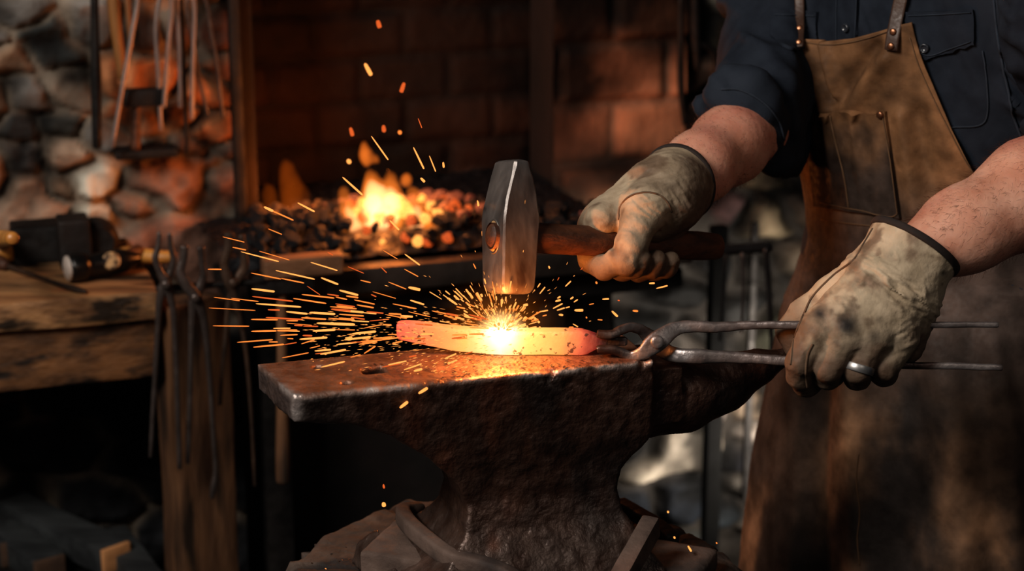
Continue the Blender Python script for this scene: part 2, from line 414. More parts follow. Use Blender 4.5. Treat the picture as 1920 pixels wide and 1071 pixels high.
    e2 = np.exp(-((ue - .002) / .005) ** 2) * np.exp(-((V[:, 1] - .002) / .004) ** 2) * sstep(-.03, -.02, V[:, 2]); e_ = (np.clip(e1 * sstep(-.3, .2, n2 + .1) + e2, 0, 1))[:, None]; c = c * (1 - e_) + edge_hi * e_  # rim highlights of heel and near edge painted into the tint
    end = (np.exp(-((ue) / .006) ** 2))[:, None] * .5; c = c * (1 - end) + np.array([.2, .16, .15]) * end
    root = empty('anvil', aw(.235, .05, -.223), 'large rust-brown blacksmith anvil with a tapering horn, standing on the round wooden stump', 'anvil')
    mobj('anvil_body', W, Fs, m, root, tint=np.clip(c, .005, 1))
    # polished hammering face as a thin plate let into the top
    return root
anvil = make_anvil()

# ================================================================== STUMP
def make_stump():
    c = np.array([0.0, 1.708]); zt = TOP - .223 - .001; R = .222; na, nr, ns = 300, 46, 40
    th = np.linspace(0, 2 * math.pi, na, endpoint=False); cs = np.stack([np.cos(th), np.sin(th)], 1)
    wob = 1 + .03 * fbm(np.c_[cs * 1.6, np.zeros(na)], 3) + .022 * fbm(np.c_[cs * 7, np.ones(na)], 3)
    crack = np.zeros(na)
    V = []; tint = []
    for i in range(nr):
        r = (i / (nr - 1)) ** .7; p = cs * (r * R * wob)[:, None]
        q = np.c_[p * 1, np.zeros(na)]
        ang = fbm(np.c_[cs * 9, np.full(na, r * .8)], 3)
        z = zt - .004 * sstep(.25, .5, ang) * r - .0015 + .0016 * fbm(q * 90, 3) - .014 * sstep(.93, 1, r) ** 2 * (1 + 1.5 * fbm(np.c_[cs * 8, np.ones(na) * 4], 2))
        if np.ndim(z) == 0: z = np.full(na, z)
        z = np.where(r < .72, zt - .003, z) if r < .3 else z
        V.append(np.c_[p + c, z]); tint.append(np.clip(.75 + .45 * fbm(q * 35, 3) - .35 * sstep(.2, .5, ang), .15, 1.3))
    zs = np.linspace(zt - .016, .0, ns)
    for j, z in enumerate(zs):
        rid = .012 * fbm(np.c_[cs * 14, np.full(na, z * 1.2)], 4) + .006 * np.sin(th * 46 + 3 * fbm(np.c_[cs * 3, np.full(na, z * 2)], 2))
        r = R * wob * (1.0 + .05 * (1 - z / zt)) + rid + .002
        V.append(np.c_[cs * r[:, None] + c, np.full(na, z)]); tint.append(np.clip(.7 + 50 * (rid), .1, 1.2))
    V = np.vstack(V); tint = np.concatenate(tint); Fc = []; n = nr + ns
    for i in range(n - 1):
        for k in range(na):
            l = (k + 1) % na; Fc.append([i*na+k, (i+1)*na+k, (i+1)*na+l, i*na+l])
    m = mat('stump_wood', (.13, .09, .068), (.055, .040, .033), 22, rough=.75, bump=.8, bscale=80, attr=True, c3=(.03, .024, .022), s3=14, t3=(.5, .6))
    o = mobj('tree_stump', V, Fc, m, tint=np.stack([tint] * 3, 1)); bm_fix(o)
    tag(o, 'round weathered log stump with split edges carrying the anvil', 'stump')
    return Surf(V, Fc), zt
stumpS, SZ = make_stump()
# scale flakes lying on the stump
def flakes():
    mb = MB()
    for i in range(170):
        a = random.uniform(0, 6.28); r = .21 * random.uniform(.45, .97) ; p = np.array([math.cos(a) * r, 1.708 + math.sin(a) * r, 0])
        if random.random() < .5: p = np.array([random.uniform(-.2, -.08), random.uniform(1.55, 1.75), 0])
        h = stumpS.b.ray_cast(Vector((p[0], p[1], 2)), Vector((0, 0, -1)))
        if h[0] is None: continue
        s = random.uniform(.0008, .0026); t = random.uniform(0, 6.28); a1 = np.array([math.cos(t), math.sin(t), random.uniform(-.3, .3)]); a2 = np.array([-math.sin(t), math.cos(t), random.uniform(-.3, .3)])
        q = np.array(h[0]) + ZZ * .0008
        mb.add([q - a1*s, q - a2*s*.6, q + a1*s, q + a2*s*.6], [[0, 1, 2, 3]])
    m = mat('scale_flake', (.55, .57, .6), (.3, .32, .36), 300, rough=.2, metal=1, bump=0)
    o = mb.build('scale_flakes', m, smooth=False); tag(o, 'scattered glittering iron scale flakes lying on the stump top', 'metal flakes', kind='stuff')
flakes()
# ================================================================== hold-down irons on the stump
def zon(px, py, z): return onz(px, py, z)
def strap(name, pts, w, t, m, label, seed):
    P = smooth_path(pts, 7); V, Fc = tube(P, t, w, 16, ref=ZZ if False else None, power=5)
    return P, V, Fc
sz = SZ
blk = rough_box(np.array(onz(812, 1040, sz + .02)) , [nrm([math.cos(-.35), math.sin(-.35), 0]), nrm([math.sin(.35), math.cos(.35), 0]), ZZ], (.105, .11, .036), .005, .0010, 70, .004, 3)
mb = MB().add(*blk); o = mb.build('iron_block', DUSTY, ang=50); tag(o, 'dusty brown square iron block under the left foot of the anvil', 'block')
def flatbar(pts, w, t, nref=ZZ, n=7):
    P = smooth_path(pts, n); return tube(P, w, t, 16, ref=nref, power=4.5)
mb = MB().add(*flatbar([onz(790, 958, sz + .045), onz(757, 962, sz + .05), onz(768, 985, sz + .052), onz(810, 1022, sz + .052), onz(850, 1048, sz + .052), onz(905, 1062, sz + .052), onz(960, 1085, sz + .045), onz(985, 1120, sz + .03)], .0075, .0085))
for nm_, q in (('l', (790, 958)),):
    pass
o = mb.build('anchor_strap', DUSTY); tag(o, 'bent iron hold-down bar wrapped round the left foot of the anvil', 'iron strap')
wa, wb = at(1160, 1095, 1.742), at(1222, 984, 1.815); wd = nrm(wb - wa); ws = nrm(np.cross(ZZ, wd)); mb = MB().add(*rough_box((wa + wb) / 2, [wd, ws, np.cross(wd, ws)], (np.linalg.norm(wb - wa), .017, .021), .005, .001, 60, .0025, 8))
o = mb.build('iron_wedge', DUSTY, ang=50); tag(o, 'thick square iron bar leaning against the right foot of the anvil', 'iron bar')
mb = MB().add(*flatbar([onz(1160, 945, sz + .012), onz(1200, 968, sz + .012), onz(1236, 990, sz + .012), onz(1262, 1015, sz + .01)], .008, .007))
o = mb.build('anchor_strap', BLACKIRON); tag(o, 'dark flat iron strap behind the leaning bar at the right foot of the anvil', 'iron strap')
mb = MB().add(*rough_box(onz(1250, 1062, sz + .012), [nrm([.93, -.36, 0]), nrm([.36, .93, 0]), ZZ], (.085, .07, .024), .006, .003, 40, .008, 5))
o = mb.build('iron_block', DUSTY, ang=60); tag(o, 'small dusty iron block on the stump right of the anvil foot', 'block')

# ================================================================== HOT BAR
def hot_bar():
    z0 = TOP + .0015; pr = []
    # (px, py of the middle, half height m, half thickness m)
    rows = [(744, 620, .0075, .006), (760, 620, .0092, .0065), (800, 625, .0105, .0065), (850, 633, .0112, .007), (900, 638, .0118, .007), (960, 640, .0122, .0075), (1020, 640, .0122, .0075), (1070, 640, .0123, .0075), (1092, 641, .0120, .007),
            (1106, 640, .0098, .006), (1122, 639, .0062, .0055), (1145, 639, .0044, .004), (1176, 640, .0040, .004)]
    d0 = onz(1000, 662, z0) ; yb = d0[1]
    pts = []
    for (px, py, a, b) in rows:
        p = onplane(px, py, [0, yb, 0], np.array([0, 1., 0])); pts.append([*p, a, b])
    S = smooth_path(pts, 6); P = S[:, :3]; V, Fc = tube(P, S[:, 3], S[:, 4], 28, ref=np.array([0, 1., 0]), power=5)
    V = V + fbm(V * 60, 3)[:, None] * .0006
    m = bpy.data.materials.new('glowing_steel'); m.use_nodes = True; nt = m.node_tree
    for n in list(nt.nodes): nt.nodes.remove(n)
    out = N(nt, 'ShaderNodeOutputMaterial'); b = N(nt, 'ShaderNodeBsdfPrincipled'); nt.links.new(b.outputs[0], out.inputs[0])
    b.inputs['Base Color'].default_value = (.06, .045, .042, 1); b.inputs['Roughness'].default_value = .5; b.inputs['Metallic'].default_value = .4
    tc = N(nt, 'ShaderNodeTexCoord'); sp = N(nt, 'ShaderNodeSeparateXYZ'); nt.links.new(tc.outputs['Object'], sp.inputs[0])
    nz = N(nt, 'ShaderNodeTexNoise'); nz.inputs['Scale'].default_value = 60; nz.inputs['Detail'].default_value = 4; nt.links.new(tc.outputs['Object'], nz.inputs['Vector'])
    xmin, xmax = P[:, 0].min(), P[:, 0].max(); xc = (V[:, 0].min() + V[:, 0].max()) / 2
    mr = N(nt, 'ShaderNodeMapRange'); mr.inputs['From Min'].default_value = xmin - xc; mr.inputs['From Max'].default_value = xmax - xc
    nt.links.new(sp.outputs[0], mr.inputs[0])
    ad = N(nt, 'ShaderNodeMath', operation='MULTIPLY_ADD'); nt.links.new(nz.outputs['Fac'], ad.inputs[0]); ad.inputs[1].default_value = .09; 
    ad2 = N(nt, 'ShaderNodeMath', operation='SUBTRACT'); nt.links.new(mr.outputs[0], ad2.inputs[0]); ad2.inputs[1].default_value = .045
    nt.links.new(ad2.outputs[0], ad.inputs[2])
    def ramp(stops):
        r = N(nt, 'ShaderNodeValToRGB'); e = r.color_ramp.elements
        while len(e) < len(stops): e.new(.5)
        for k, (p_, c_) in enumerate(stops): e[k].position = p_; e[k].color = (*c_, 1) if len(c_) == 3 else c_
        nt.links.new(ad.outputs[0], r.inputs[0]); return r
    rc = ramp([(0, (1, .14, .075)), (.06, (1, .19, .09)), (.16, (1, .30, .09)), (.30, (1, .43, .12)), (.44, (1, .66, .33)), (.58, (1, .56, .15)), (.72, (1, .38, .10)), (.80, (1, .17, .08)), (.86, (.8, .07, .05)), (.9, (.3, .03, .03))])
    rs = ramp([(0, (.40,)*3), (.08, (.48,)*3), (.2, (.52,)*3), (.34, (.62,)*3), (.44, (1,)*3), (.56, (.62,)*3), (.7, (.52,)*3), (.78, (.42,)*3), (.84, (.16,)*3), (.9, (.0,)*3)])
    # dark scale flecks
    vf = N(nt, 'ShaderNodeTexNoise'); vf.inputs['Scale'].default_value = 170; vf.inputs['Detail'].default_value = 5; nt.links.new(tc.outputs['Object'], vf.inputs['Vector'])
    v2 = N(nt, 'ShaderNodeTexNoise'); v2.inputs['Scale'].default_value = 30; v2.inputs['Detail'].default_value = 2; nt.links.new(tc.outputs['Object'], v2.inputs['Vector'])
    s2 = N(nt, 'ShaderNodeMath', operation='MULTIPLY_ADD'); nt.links.new(v2.outputs['Fac'], s2.inputs[0]); s2.inputs[1].default_value = .35; nt.links.new(vf.outputs['Fac'], s2.inputs[2])
    fl = N(nt, 'ShaderNodeMapRange'); fl.inputs['From Min'].default_value = .80; fl.inputs['From Max'].default_value = .85; fl.inputs['To Min'].default_value = 1; fl.inputs['To Max'].default_value = .12
    nt.links.new(s2.outputs[0], fl.inputs[0])
    gl = N(nt, 'ShaderNodeMath', operation='MULTIPLY'); nt.links.new(rs.outputs[0], gl.inputs[0]); nt.links.new(fl.outputs[0], gl.inputs[1])
    gm = N(nt, 'ShaderNodeMath', operation='MULTIPLY'); nt.links.new(gl.outputs[0], gm.inputs[0]); gm.inputs[1].default_value = 1.9
    nt.links.new(rc.outputs[0], b.inputs['Emission Color']); nt.links.new(gm.outputs[0], b.inputs['Emission Strength'])
    bp = N(nt, 'ShaderNodeBump'); bp.inputs['Strength'].default_value = .6; bp.inputs['Distance'].default_value = .002; nt.links.new(vf.outputs['Fac'], bp.inputs['Height']); nt.links.new(bp.outputs[0], b.inputs['Normal'])
    o = mobj('hot_steel_bar', V, Fc, m); bm_fix(o, 50)
    tag(o, 'red-hot glowing steel bar held in tongs on the anvil face', 'steel bar')
    return yb
YB = hot_bar()
STRIKE = onplane(940, 618, [0, YB, 0], np.array([0, 1., 0]))
BARD = proj(STRIKE)[2]

# ================================================================== HAMMER
HA = at(928, 443, BARD - .010); HB = at(1350, 463, BARD + .125)
HD = nrm(HB - HA)
def make_hammer():
    base = at(957, 545, BARD)
    root = empty('sledge_hammer', base, 'heavy cross-peen forging hammer with dark wooden handle, raised just above the glowing bar', 'hammer')
    p = nrm(np.cross(HD, UP)); up = nrm(np.cross(p, HD))      # p points towards / away from the camera
    if p @ FW < 0: p = -p
    c0 = at(957, 430, BARD + .004)                      # middle of the head
    # rows: height, half along handle, half across, chamfer
    rows = [(-.0605, .011, .011, .002), (-.0592, .0145, .0150, .002), (-.0560, .0168, .0174, .002), (-.052, .0179, .0188, .002), (-.045, .0182, .0192, .0018), (-.025, .0188, .0200, .0018), (-.004, .0195, .0208, .0018), (.010, .0195, .0210, .0018),
            (.020, .0182, .0210, .0018), (.035, .0150, .0208, .0018), (.048, .0118, .0204, .0018), (.058, .0092, .0198, .0025), (.0625, .0078, .019, .002), (.0643, .005, .017, .002)]
    V = []; Fc = []
    def ring(a, b, c):
        pts = [(a - c, -b), (a, -b + c), (a, b - c), (a - c, b), (-a + c, b), (-a, b - c), (-a, -b + c), (-a + c, -b)]
        out = []
        for i in range(8):
            q0, q1 = np.array(pts[i]), np.array(pts[(i+1) % 8])
            for t in np.linspace(0, 1, 5, endpoint=False): out.append(q0 * (1 - t) + q1 * t)
        return np.array(out)
    rr = smooth_path([list(r) for r in rows], 5); n = 40
    for r in rr:
        q = ring(r[1], r[2], min(r[3], r[1] * .6)); V.append(c0 + up * r[0] + np.outer(q[:, 0], HD) + np.outer(q[:, 1], p))
    V = np.vstack(V)
    for i in range(len(rr) - 1):
        for k in range(n):
            l = (k+1) % n; Fc.append([i*n+k, i*n+l, (i+1)*n+l, (i+1)*n+k])
    Fc.append(list(range(n))); Fc.append([(len(rr)-1)*n+k for k in range(n)])
    V = V + fbm(V * 70, 3)[:, None] * .0007
    m = mat('hammer_steel', (.10, .088, .082), (.24, .215, .20), 22, rough=.3, rough2=.5, metal=.6, bump=.35, bscale=90, stretch=(1, 1, .35), c3=(.05, .035, .03), s3=18, t3=(.52, .66), bdist=.0015)
    o = mobj('hammer_head', V, Fc, m, root); bm_fix(o, 25)
    # handle, oval, slightly swelling
    L = np.linalg.norm(HB - HA); ts = [0.0, .03, .12, .2, .35, .5, .7, .85, .96, 1.0]; r1 = [.0125, .0125, .0130, .0142, .0145, .014, .014, .0142, .0136, .012]
    pts = [[*(HA - HD * .006 + HD * (L + .006) * t), a, a * .8] for t, a in zip(ts, r1)]
    S = smooth_path(pts, 5); V, Fc = tube(S[:, :3], S[:, 3], S[:, 4], 24, ref=p)
    o = mobj('hammer_handle', V + fbm(V * 50, 3)[:, None] * .0006, Fc, HANDLEW, root); bm_fix(o, 60)
    # pale end grain in the eye, with a lip
    ce = c0 - HD * .0192 + up * ((HA - c0) @ up) - p * .002
    aa = np.linspace(0, 2 * math.pi, 28, endpoint=False); V = []; Fc = []
    for (q, z) in ((1, .004), (1.0, -.0006), (.9, -.0016), (.5, -.0022), (.02, -.0024)):
        V.append(ce + HD * z + np.outer(np.cos(aa) * .0092 * q, p) + np.outer(np.sin(aa) * .0145 * q, up))
    V = np.vstack(V); V += fbm(V * 260, 2)[:, None] * .0012 * HD
    for i in range(4):
        for k in range(28): Fc.append([i*28+k, i*28+(k+1) % 28, (i+1)*28+(k+1) % 28, (i+1)*28+k])
    o = mobj('handle_end', V, Fc, ENDW, root); bm_fix(o); o['label'] = 'pale splintered end of the handle showing in the eye'
    V, Fc = tube(ce + HD * .0002 + np.outer(np.cos(aa) * .0102, p) + np.outer(np.sin(aa) * .0155, up), .0011, seg=8, closed=True, ref=HD)
    o = mobj('eye_rim', V, Fc, m, root); bm_fix(o)
    return root
make_hammer()

# ================================================================== TONGS held in the left hand
TD = BARD
def make_tongs():
    root = empty('blacksmith_tongs', at(1232, 700, TD), 'long grey iron tongs gripping the glowing bar, held by the near gloved hand', 'tongs')
    m = mat('tong_steel', (.15, .13, .125), (.27, .24, .23), 26, rough=.3, rough2=.5, metal=.6, bump=.55, bscale=110, c3=(.05, .03, .025), s3=14, t3=(.5, .64), bdist=.002)
    # px, py, depth offset, half height px, half thickness px
    A = [(1119, 657, -.005, 7, 10), (1127, 655, -.005, 8, 11), (1147, 656, -.004, 8.5, 11), (1165, 662, -.003, 9, 10), (1183, 668, -.003, 9, 8), (1205, 662, -.007, 13, 7), (1226, 645, -.009, 19, 7), (1243, 632, -.008, 18, 7), (1262, 619, -.004, 14, 7), (1285, 613, 0, 11, 9), (1320, 613, 0, 11, 10), (1360, 613, 0, 9.5, 9), (1400, 610, -.002, 8, 8), (1480, 610, -.01, 7.5, 7.5), (1600, 609, -.02, 7, 7), (1740, 609, -.03, 6.3, 6.3), (1873, 608, -.038, 5.5, 5.5)]
    B = [(1119, 625, -.005, 7, 10), (1130, 627, -.005, 8, 11), (1149, 627, -.004, 8.5, 11), (1163, 620, -.002, 9, 10), (1182, 614, .002, 9, 8), (1200, 618, .006, 9.5, 7), (1213, 628, .009, 13, 7), (1232, 645, .009, 18, 7), (1250, 660, .008, 16, 7), (1275, 667, .003, 14, 9), (1310, 668, 0, 14, 10), (1345, 669, 0, 12, 9), (1400, 672, -.003, 10, 8), (1480, 677, -.01, 8.5, 8), (1600, 682, -.02, 7.5, 7.5), (1740, 686, -.03, 6.5, 6.5), (1880, 689, -.038, 6, 6)]
    for nm, R in (('tong_arm', A), ('tong_arm', B)):
        pts = [[*at(px, py, TD + dd), a / 2000, b / 2000] for px, py, dd, a, b in R]
        S = smooth_path(pts, 7); pw = 3.2
        V, Fc = tube(S[:, :3], S[:, 3], S[:, 4], 20, ref=FW, power=pw)
        V = V + fbm(V * 80, 3)[:, None] * .0007
        o = mobj(nm, V, Fc, m, root); bm_fix(o, 45)
    c = at(1232, 641, TD - .0115); V, Fc = disc(c, -FW, .0062, .0045, 20, .3)
    o = mobj('rivet', V, Fc, m, root); bm_fix(o, 40)
make_tongs()
# ================================================================== directions of the shop behind
BA = math.radians(18.4); BU = np.array([math.cos(BA), math.sin(BA), 0]); BN = np.array([-math.sin(BA), math.cos(BA), 0])   # BN points away from the camera
WD = float(onz(170, 440, BENCH) @ BN)        # left stone wall
FD = float(onz(292, 545, BENCH) @ BN)        # bench front
BACKD = WD + .24                             # back of the hearth recess
def onw(px, py, dd): return onplane(px, py, BN * dd, BN)   # a point on the upright plane at distance dd
AXB = [BU, BN, ZZ]

def relief_wall(name, x0, x1, z0, z1, dd, res, seeds, m, depth=.03, gap=.012, mortar=(.5, .45, .38), flat=None, seed=0, rough=.012):
    """rubble wall as a real relief: every seed is one stone"""
    nx, nz = int((x1 - x0) / res), int((z1 - z0) / res)
    X, Z = np.meshgrid(np.linspace(x0, x1, nx), np.linspace(z0, z1, nz)); sx = X + .035 * fbm(np.stack([X*7, Z*7, X*0+seed], -1), 3); sz_ = Z + .03 * fbm(np.stack([X*7, Z*7, X*0+9+seed], -1), 3)
    S = np.array([[s[0], s[1], s[2] if len(s) > 2 else 1.0] for s in seeds]); C = np.array([s[3] for s in seeds])
    D = np.stack([(np.abs((sx - a) / 1.35)**3.5 + np.abs((sz_ - b) / .8)**3.5)**(1/3.5) / w for a, b, w in S], -1); o = np.argsort(D, -1)[..., :2]
    F1 = np.take_along_axis(D, o[..., :1], -1)[..., 0]; F2 = np.take_along_axis(D, o[..., 1:2], -1)[..., 0]
    e = sstep(gap * .3, gap * 1.6, F2 - F1)
    n = fbm(np.stack([X*18, Z*18, X*0+3+seed], -1), 5); n2 = fbm(np.stack([X*5, Z*5, X*0+31+seed], -1), 2)
    hgt = depth * e + rough * n * (.6 + .4 * e) + .008 * n2 + .008 * ((C[o[..., 0]].sum(-1) * 37) % 1) * e
    hgt -= depth
    V = X[..., None] * BU + (dd - hgt)[..., None] * BN + Z[..., None] * ZZ
    col = C[o[..., 0]] * e[..., None] + np.array(mortar) * (1 - e[..., None]); col = col * np.clip(.85 + 1.9 * n + .7 * n2, .1, 2.2)[..., None]
    idx = np.arange(nx * nz).reshape(nz, nx); Fc = np.stack([idx[:-1, :-1], idx[:-1, 1:], idx[1:, 1:], idx[1:, :-1]], -1).reshape(-1, 4)
    o_ = mobj(name, V.reshape(-1, 3), Fc, m, tint=col.reshape(-1, 3)); o_['kind'] = 'structure'; return o_
STONEM = mat('rubble_stone', (1, 1, 1), (.72, .7, .68), 16, rough=.8, bump=.8, bscale=45, attr=True, bdist=.006, spec=.3)
def P2(px, py, dd=None):
    p = onw(px, py, WD if dd is None else dd); return p @ BU, p[2]
# --- left stone wall: seeds read off the photograph
sd = []
def S_(px, py, w, c, dd=None): a, b = P2(px, py, dd); sd.append((a, b, w, c))
dk = (.035, .04, .04); br = (.20, .13, .085); tan = (.42, .30, .22); pal = (.42, .40, .34); orr = (.46, .2, .09); gr = (.14, .13, .12)
for a in [(95, 78, 1.2, dk), (20, 20, 1, gr), (15, 110, .9, br), (180, 50, 1, gr), (60, 185, 1.2, gr), (125, 170, 1, (.22, .17, .13)), (30, 240, .9, (.05, .05, .05)), (110, 232, .9, (.05, .05, .045)), (50, 300, 1.1, (.10, .09, .085)), (115, 295, 1.1, tan), (185, 335, 1.1, pal), (205, 250, .8, (.13, .12, .11)), (200, 395, .9, pal),
          (60, 365, 1.1, tan), (120, 350, .8, br), (270, 125, 1, orr), (285, 60, 1, (.07, .045, .035)), (345, 60, 1, (.10, .05, .035)), (400, 60, 1, (.13, .055, .035)), (395, 165, 1, orr), (330, 215, .9, (.30, .15, .08)), (395, 235, 1, (.5, .21, .09)), (270, 225, .9, (.34, .17, .09)), (275, 280, .6, (.03, .025, .02)), (350, 278, .6, (.12, .07, .05)), (430, 278, .6, (.12, .07, .05)),
          (330, 345, 1.9, (.24, .14, .10)), (420, 350, 1.5, (.24, .13, .09)), (255, 380, 1.1, (.24, .16, .12)), (330, 430, 1.4, (.22, .12, .085)), (440, 130, .9, (.3, .12, .06)), (-60, 60, 1.2, gr), (-60, 200, 1.2, br), (-60, 340, 1.2, tan), (60, -50, 1.2, br), (180, -60, 1.2, gr), (300, -60, 1.2, br), (410, -60, 1.2, br)]: S_(*a)
x_l = P2(-420, 300)[0]; x_r = P2(452, 300)[0]
for i in range(26): sd.append((random.uniform(x_l, x_r), random.uniform(0, .72), 1.1, (.012, .013, .015)))  # stones below bench height tinted near black, painting the shade there
for i in range(10): sd.append((random.uniform(x_l, x_r), random.uniform(1.3, 2.2), 1.2, random.choice([gr, br])))
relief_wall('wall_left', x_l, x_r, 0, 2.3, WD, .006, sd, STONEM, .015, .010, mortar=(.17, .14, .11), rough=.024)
# --- right stone wall behind the smith
sd = []
RD = WD + .12
for a in [(1440, 330, 1, (.14, .11, .07)), (1500, 300, 1, (.3, .25, .16)), (1450, 420, .9, (.3, .24, .16)), (1520, 400, .9, (.1, .08, .06)), (1480, 500, .9, (.1, .08, .06)), (1420, 520, .9, (.03, .025, .02)), (1520, 600, .9, (.03, .03, .02)),
          (1300, 60, 1, (.03, .025, .02)), (1330, 150, .9, (.22, .13, .09)), (1340, 240, .9, (.10, .06, .045)), (1380, 60, 1, (.08, .07, .05)), (1390, 5, .6, (.5, .46, .38)), (1320, 320, 1, (.06, .04, .03)), (1350, 400, 1, (.10, .06, .06)), (1380, 200, .9, (.1, .07, .05)), (1300, 400, 1, (.05, .03, .03)),
          (1280, 560, 1.2, (.006, .006, .006)), (1235, 510, 1, (.006, .006, .006)), (1330, 520, 1, (.006, .006, .006)), (1300, 640, 1.1, (.006, .006, .006)), (1220, 620, 1, (.006, .006, .006)), (1380, 600, 1.2, (.01, .01, .01)), (1470, 620, 1, (.03, .03, .02)), (1270, 660, 1, (.012, .012, .012)), (1270, 850, 1.25, (.40, .35, .29)), (1340, 780, .8, (.12, .10, .09)), (1410, 770, .9, (.26, .20, .15)), (1450, 830, 1, (.46, .40, .36)), (1415, 860, .7, (.04, .04, .05)), (1300, 945, 1, (.02, .025, .035)), (1380, 960, .9, (.02, .025, .03)),  # near-black stones paint the shadow under the hearth table
          (1440, 920, 1.1, (.36, .32, .28)), (1445, 985, .9, (.34, .30, .27)), (1400, 1040, 1, (.02, .025, .035)), (1500, 740, 1, (.24, .2, .15)), (1520, 870, 1, (.3, .27, .24)), (1220, 760, 1, (.012, .012, .012)), (1180, 850, .8, (.02, .02, .02)), (1180, 980, 1, (.02, .025, .035)), (1640, 300, 1.5, (.1, .08, .06)), (1700, 600, 1.5, (.06, .05, .04)), (1900, 300, 1.5, gr), (1900, 700, 1.5, gr), (2100, 500, 1.5, gr)]: S_(*a, RD)
xr0 = P2(1165, 700, RD)[0]; xr1 = P2(2500, 500, RD)[0]
for i in range(18): sd.append((random.uniform(xr0 + .5, xr1), random.uniform(0, 2.2), 1.1, random.choice([dk, br, gr])))
for i in range(8): sd.append((random.uniform(xr0, xr1), random.uniform(0, .15), 1.1, dk))
relief_wall('wall_right', P2(1150, 700, RD)[0], xr1, 0, 2.3, RD, .007, sd, STONEM, .03, .02, mortar=(.035, .03, .026), seed=4)  # joints darkened along with the shade painted under the hearth
# --- hearth recess: sooty back wall, brick pier
def brick_wall(name, x0, x1, z0, z1, dd, res, bw, bh, c1, c2, mo, gap=.006, amp=.004, seed=0, soot=None):
    nx, nz = int((x1 - x0) / res), int((z1 - z0) / res); X, Z = np.meshgrid(np.linspace(x0, x1, nx), np.linspace(z0, z1, nz))
    row = np.floor(Z / bh); u = X / bw + .5 * (row % 2); k = np.floor(u); du = np.minimum(u - k, 1 - u + k) * bw; dz = np.minimum(Z / bh - row, 1 - Z / bh + row) * bh
    nn = fbm(np.stack([X*14, Z*14, X*0+seed], -1), 4); e = sstep(gap * .4, gap * 1.5, np.minimum(du, dz) + .004 * nn)
    rr = np.sin(k * 12.9898 + row * 78.233) * 43758.5453; rr = rr - np.floor(rr)
    V = X[..., None] * BU + (dd - .008 * e - .006 * rr * e - amp * nn)[..., None] * BN + Z[..., None] * ZZ
    c = (np.array(c1) * rr[..., None] + np.array(c2) * (1 - rr[..., None])) * e[..., None] + np.array(mo) * (1 - e[..., None])
    c = c * np.clip(.8 + 1.3 * nn + .9 * fbm(np.stack([X*4, Z*4, X*0+5+seed], -1), 3), .1, 2)[..., None]
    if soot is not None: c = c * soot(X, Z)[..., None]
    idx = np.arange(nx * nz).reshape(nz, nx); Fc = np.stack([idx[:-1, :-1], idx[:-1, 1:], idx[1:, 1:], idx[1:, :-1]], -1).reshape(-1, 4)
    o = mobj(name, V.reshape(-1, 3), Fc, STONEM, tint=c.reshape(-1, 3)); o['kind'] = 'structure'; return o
bx0 = onw(440, 300, BACKD) @ BU; bx1 = onw(1300, 300, BACKD) @ BU; bxm = onw(1035, 300, WD + .1) @ BU; bxe = onw(1278, 300, WD + .1) @ BU
mid = onw(820, 200, BACKD) @ BU
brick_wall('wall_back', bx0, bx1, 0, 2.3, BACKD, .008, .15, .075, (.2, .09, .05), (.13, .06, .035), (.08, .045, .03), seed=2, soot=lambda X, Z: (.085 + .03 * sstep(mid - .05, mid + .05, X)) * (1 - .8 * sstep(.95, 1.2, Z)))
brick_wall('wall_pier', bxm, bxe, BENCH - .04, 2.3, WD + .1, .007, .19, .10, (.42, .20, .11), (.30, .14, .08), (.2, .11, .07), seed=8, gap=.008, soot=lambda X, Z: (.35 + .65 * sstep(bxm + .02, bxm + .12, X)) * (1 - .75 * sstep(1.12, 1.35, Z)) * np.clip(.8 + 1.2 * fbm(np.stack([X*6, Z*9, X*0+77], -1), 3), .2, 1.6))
# side faces that close the recess
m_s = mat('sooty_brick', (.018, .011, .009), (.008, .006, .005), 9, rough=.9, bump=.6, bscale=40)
def side_wall(name, x, d0, d1, thick=.02):
    mb = MB().add(*box(BU * x + BN * (d0 + d1) / 2 + ZZ * 1.15, AXB, (thick, d1 - d0, 2.3), .002)); o = mb.build(name, m_s, ang=40); o['kind'] = 'structure'
side_wall('wall_recess_left', x_r + .012, WD - .012, BACKD - .02)
side_wall('wall_recess_right', bxm + .012, WD + .115, BACKD - .02)
# floor, outer walls and ceiling
fl = mat('earth_floor', (.035, .03, .028), (.012, .011, .012), 6, rough=.9, bump=.8, bscale=25)
n = 140; gx, gy = np.meshgrid(np.linspace(-2.6, 2.8, n), np.linspace(-1.2, 4.2, n)); gz = .006 * fbm(np.stack([gx*6, gy*6, gx*0], -1), 4) - .006
idx = np.arange(n*n).reshape(n, n); mobj('floor', np.stack([gx, gy, gz], -1).reshape(-1, 3), np.stack([idx[:-1, :-1], idx[:-1, 1:], idx[1:, 1:], idx[1:, :-1]], -1).reshape(-1, 4), fl)['kind'] = 'structure'
# forge hood lip of black iron
mb = MB().add(*box(BU * ((bx0 + bxe) / 2) + BN * (WD + .03) + ZZ * 1.62, AXB, (bxe - bx0 + .1, .30, .34), .01)); o = mb.build('trim_1', BLACKIRON, ang=40); o['kind'] = 'structure'
# vertical iron post at the left of the hearth
a = onw(448, 300, WD - .03); mb = MB().add(*rough_box(np.array([a[0], a[1], .62 + BENCH]), AXB, (.016, .02, 1.24), .03, .001, 20, .003))
o = mb.build('iron_post', BLACKIRON, ang=40); tag(o, 'tall narrow black iron post between stone wall and hearth', 'post')

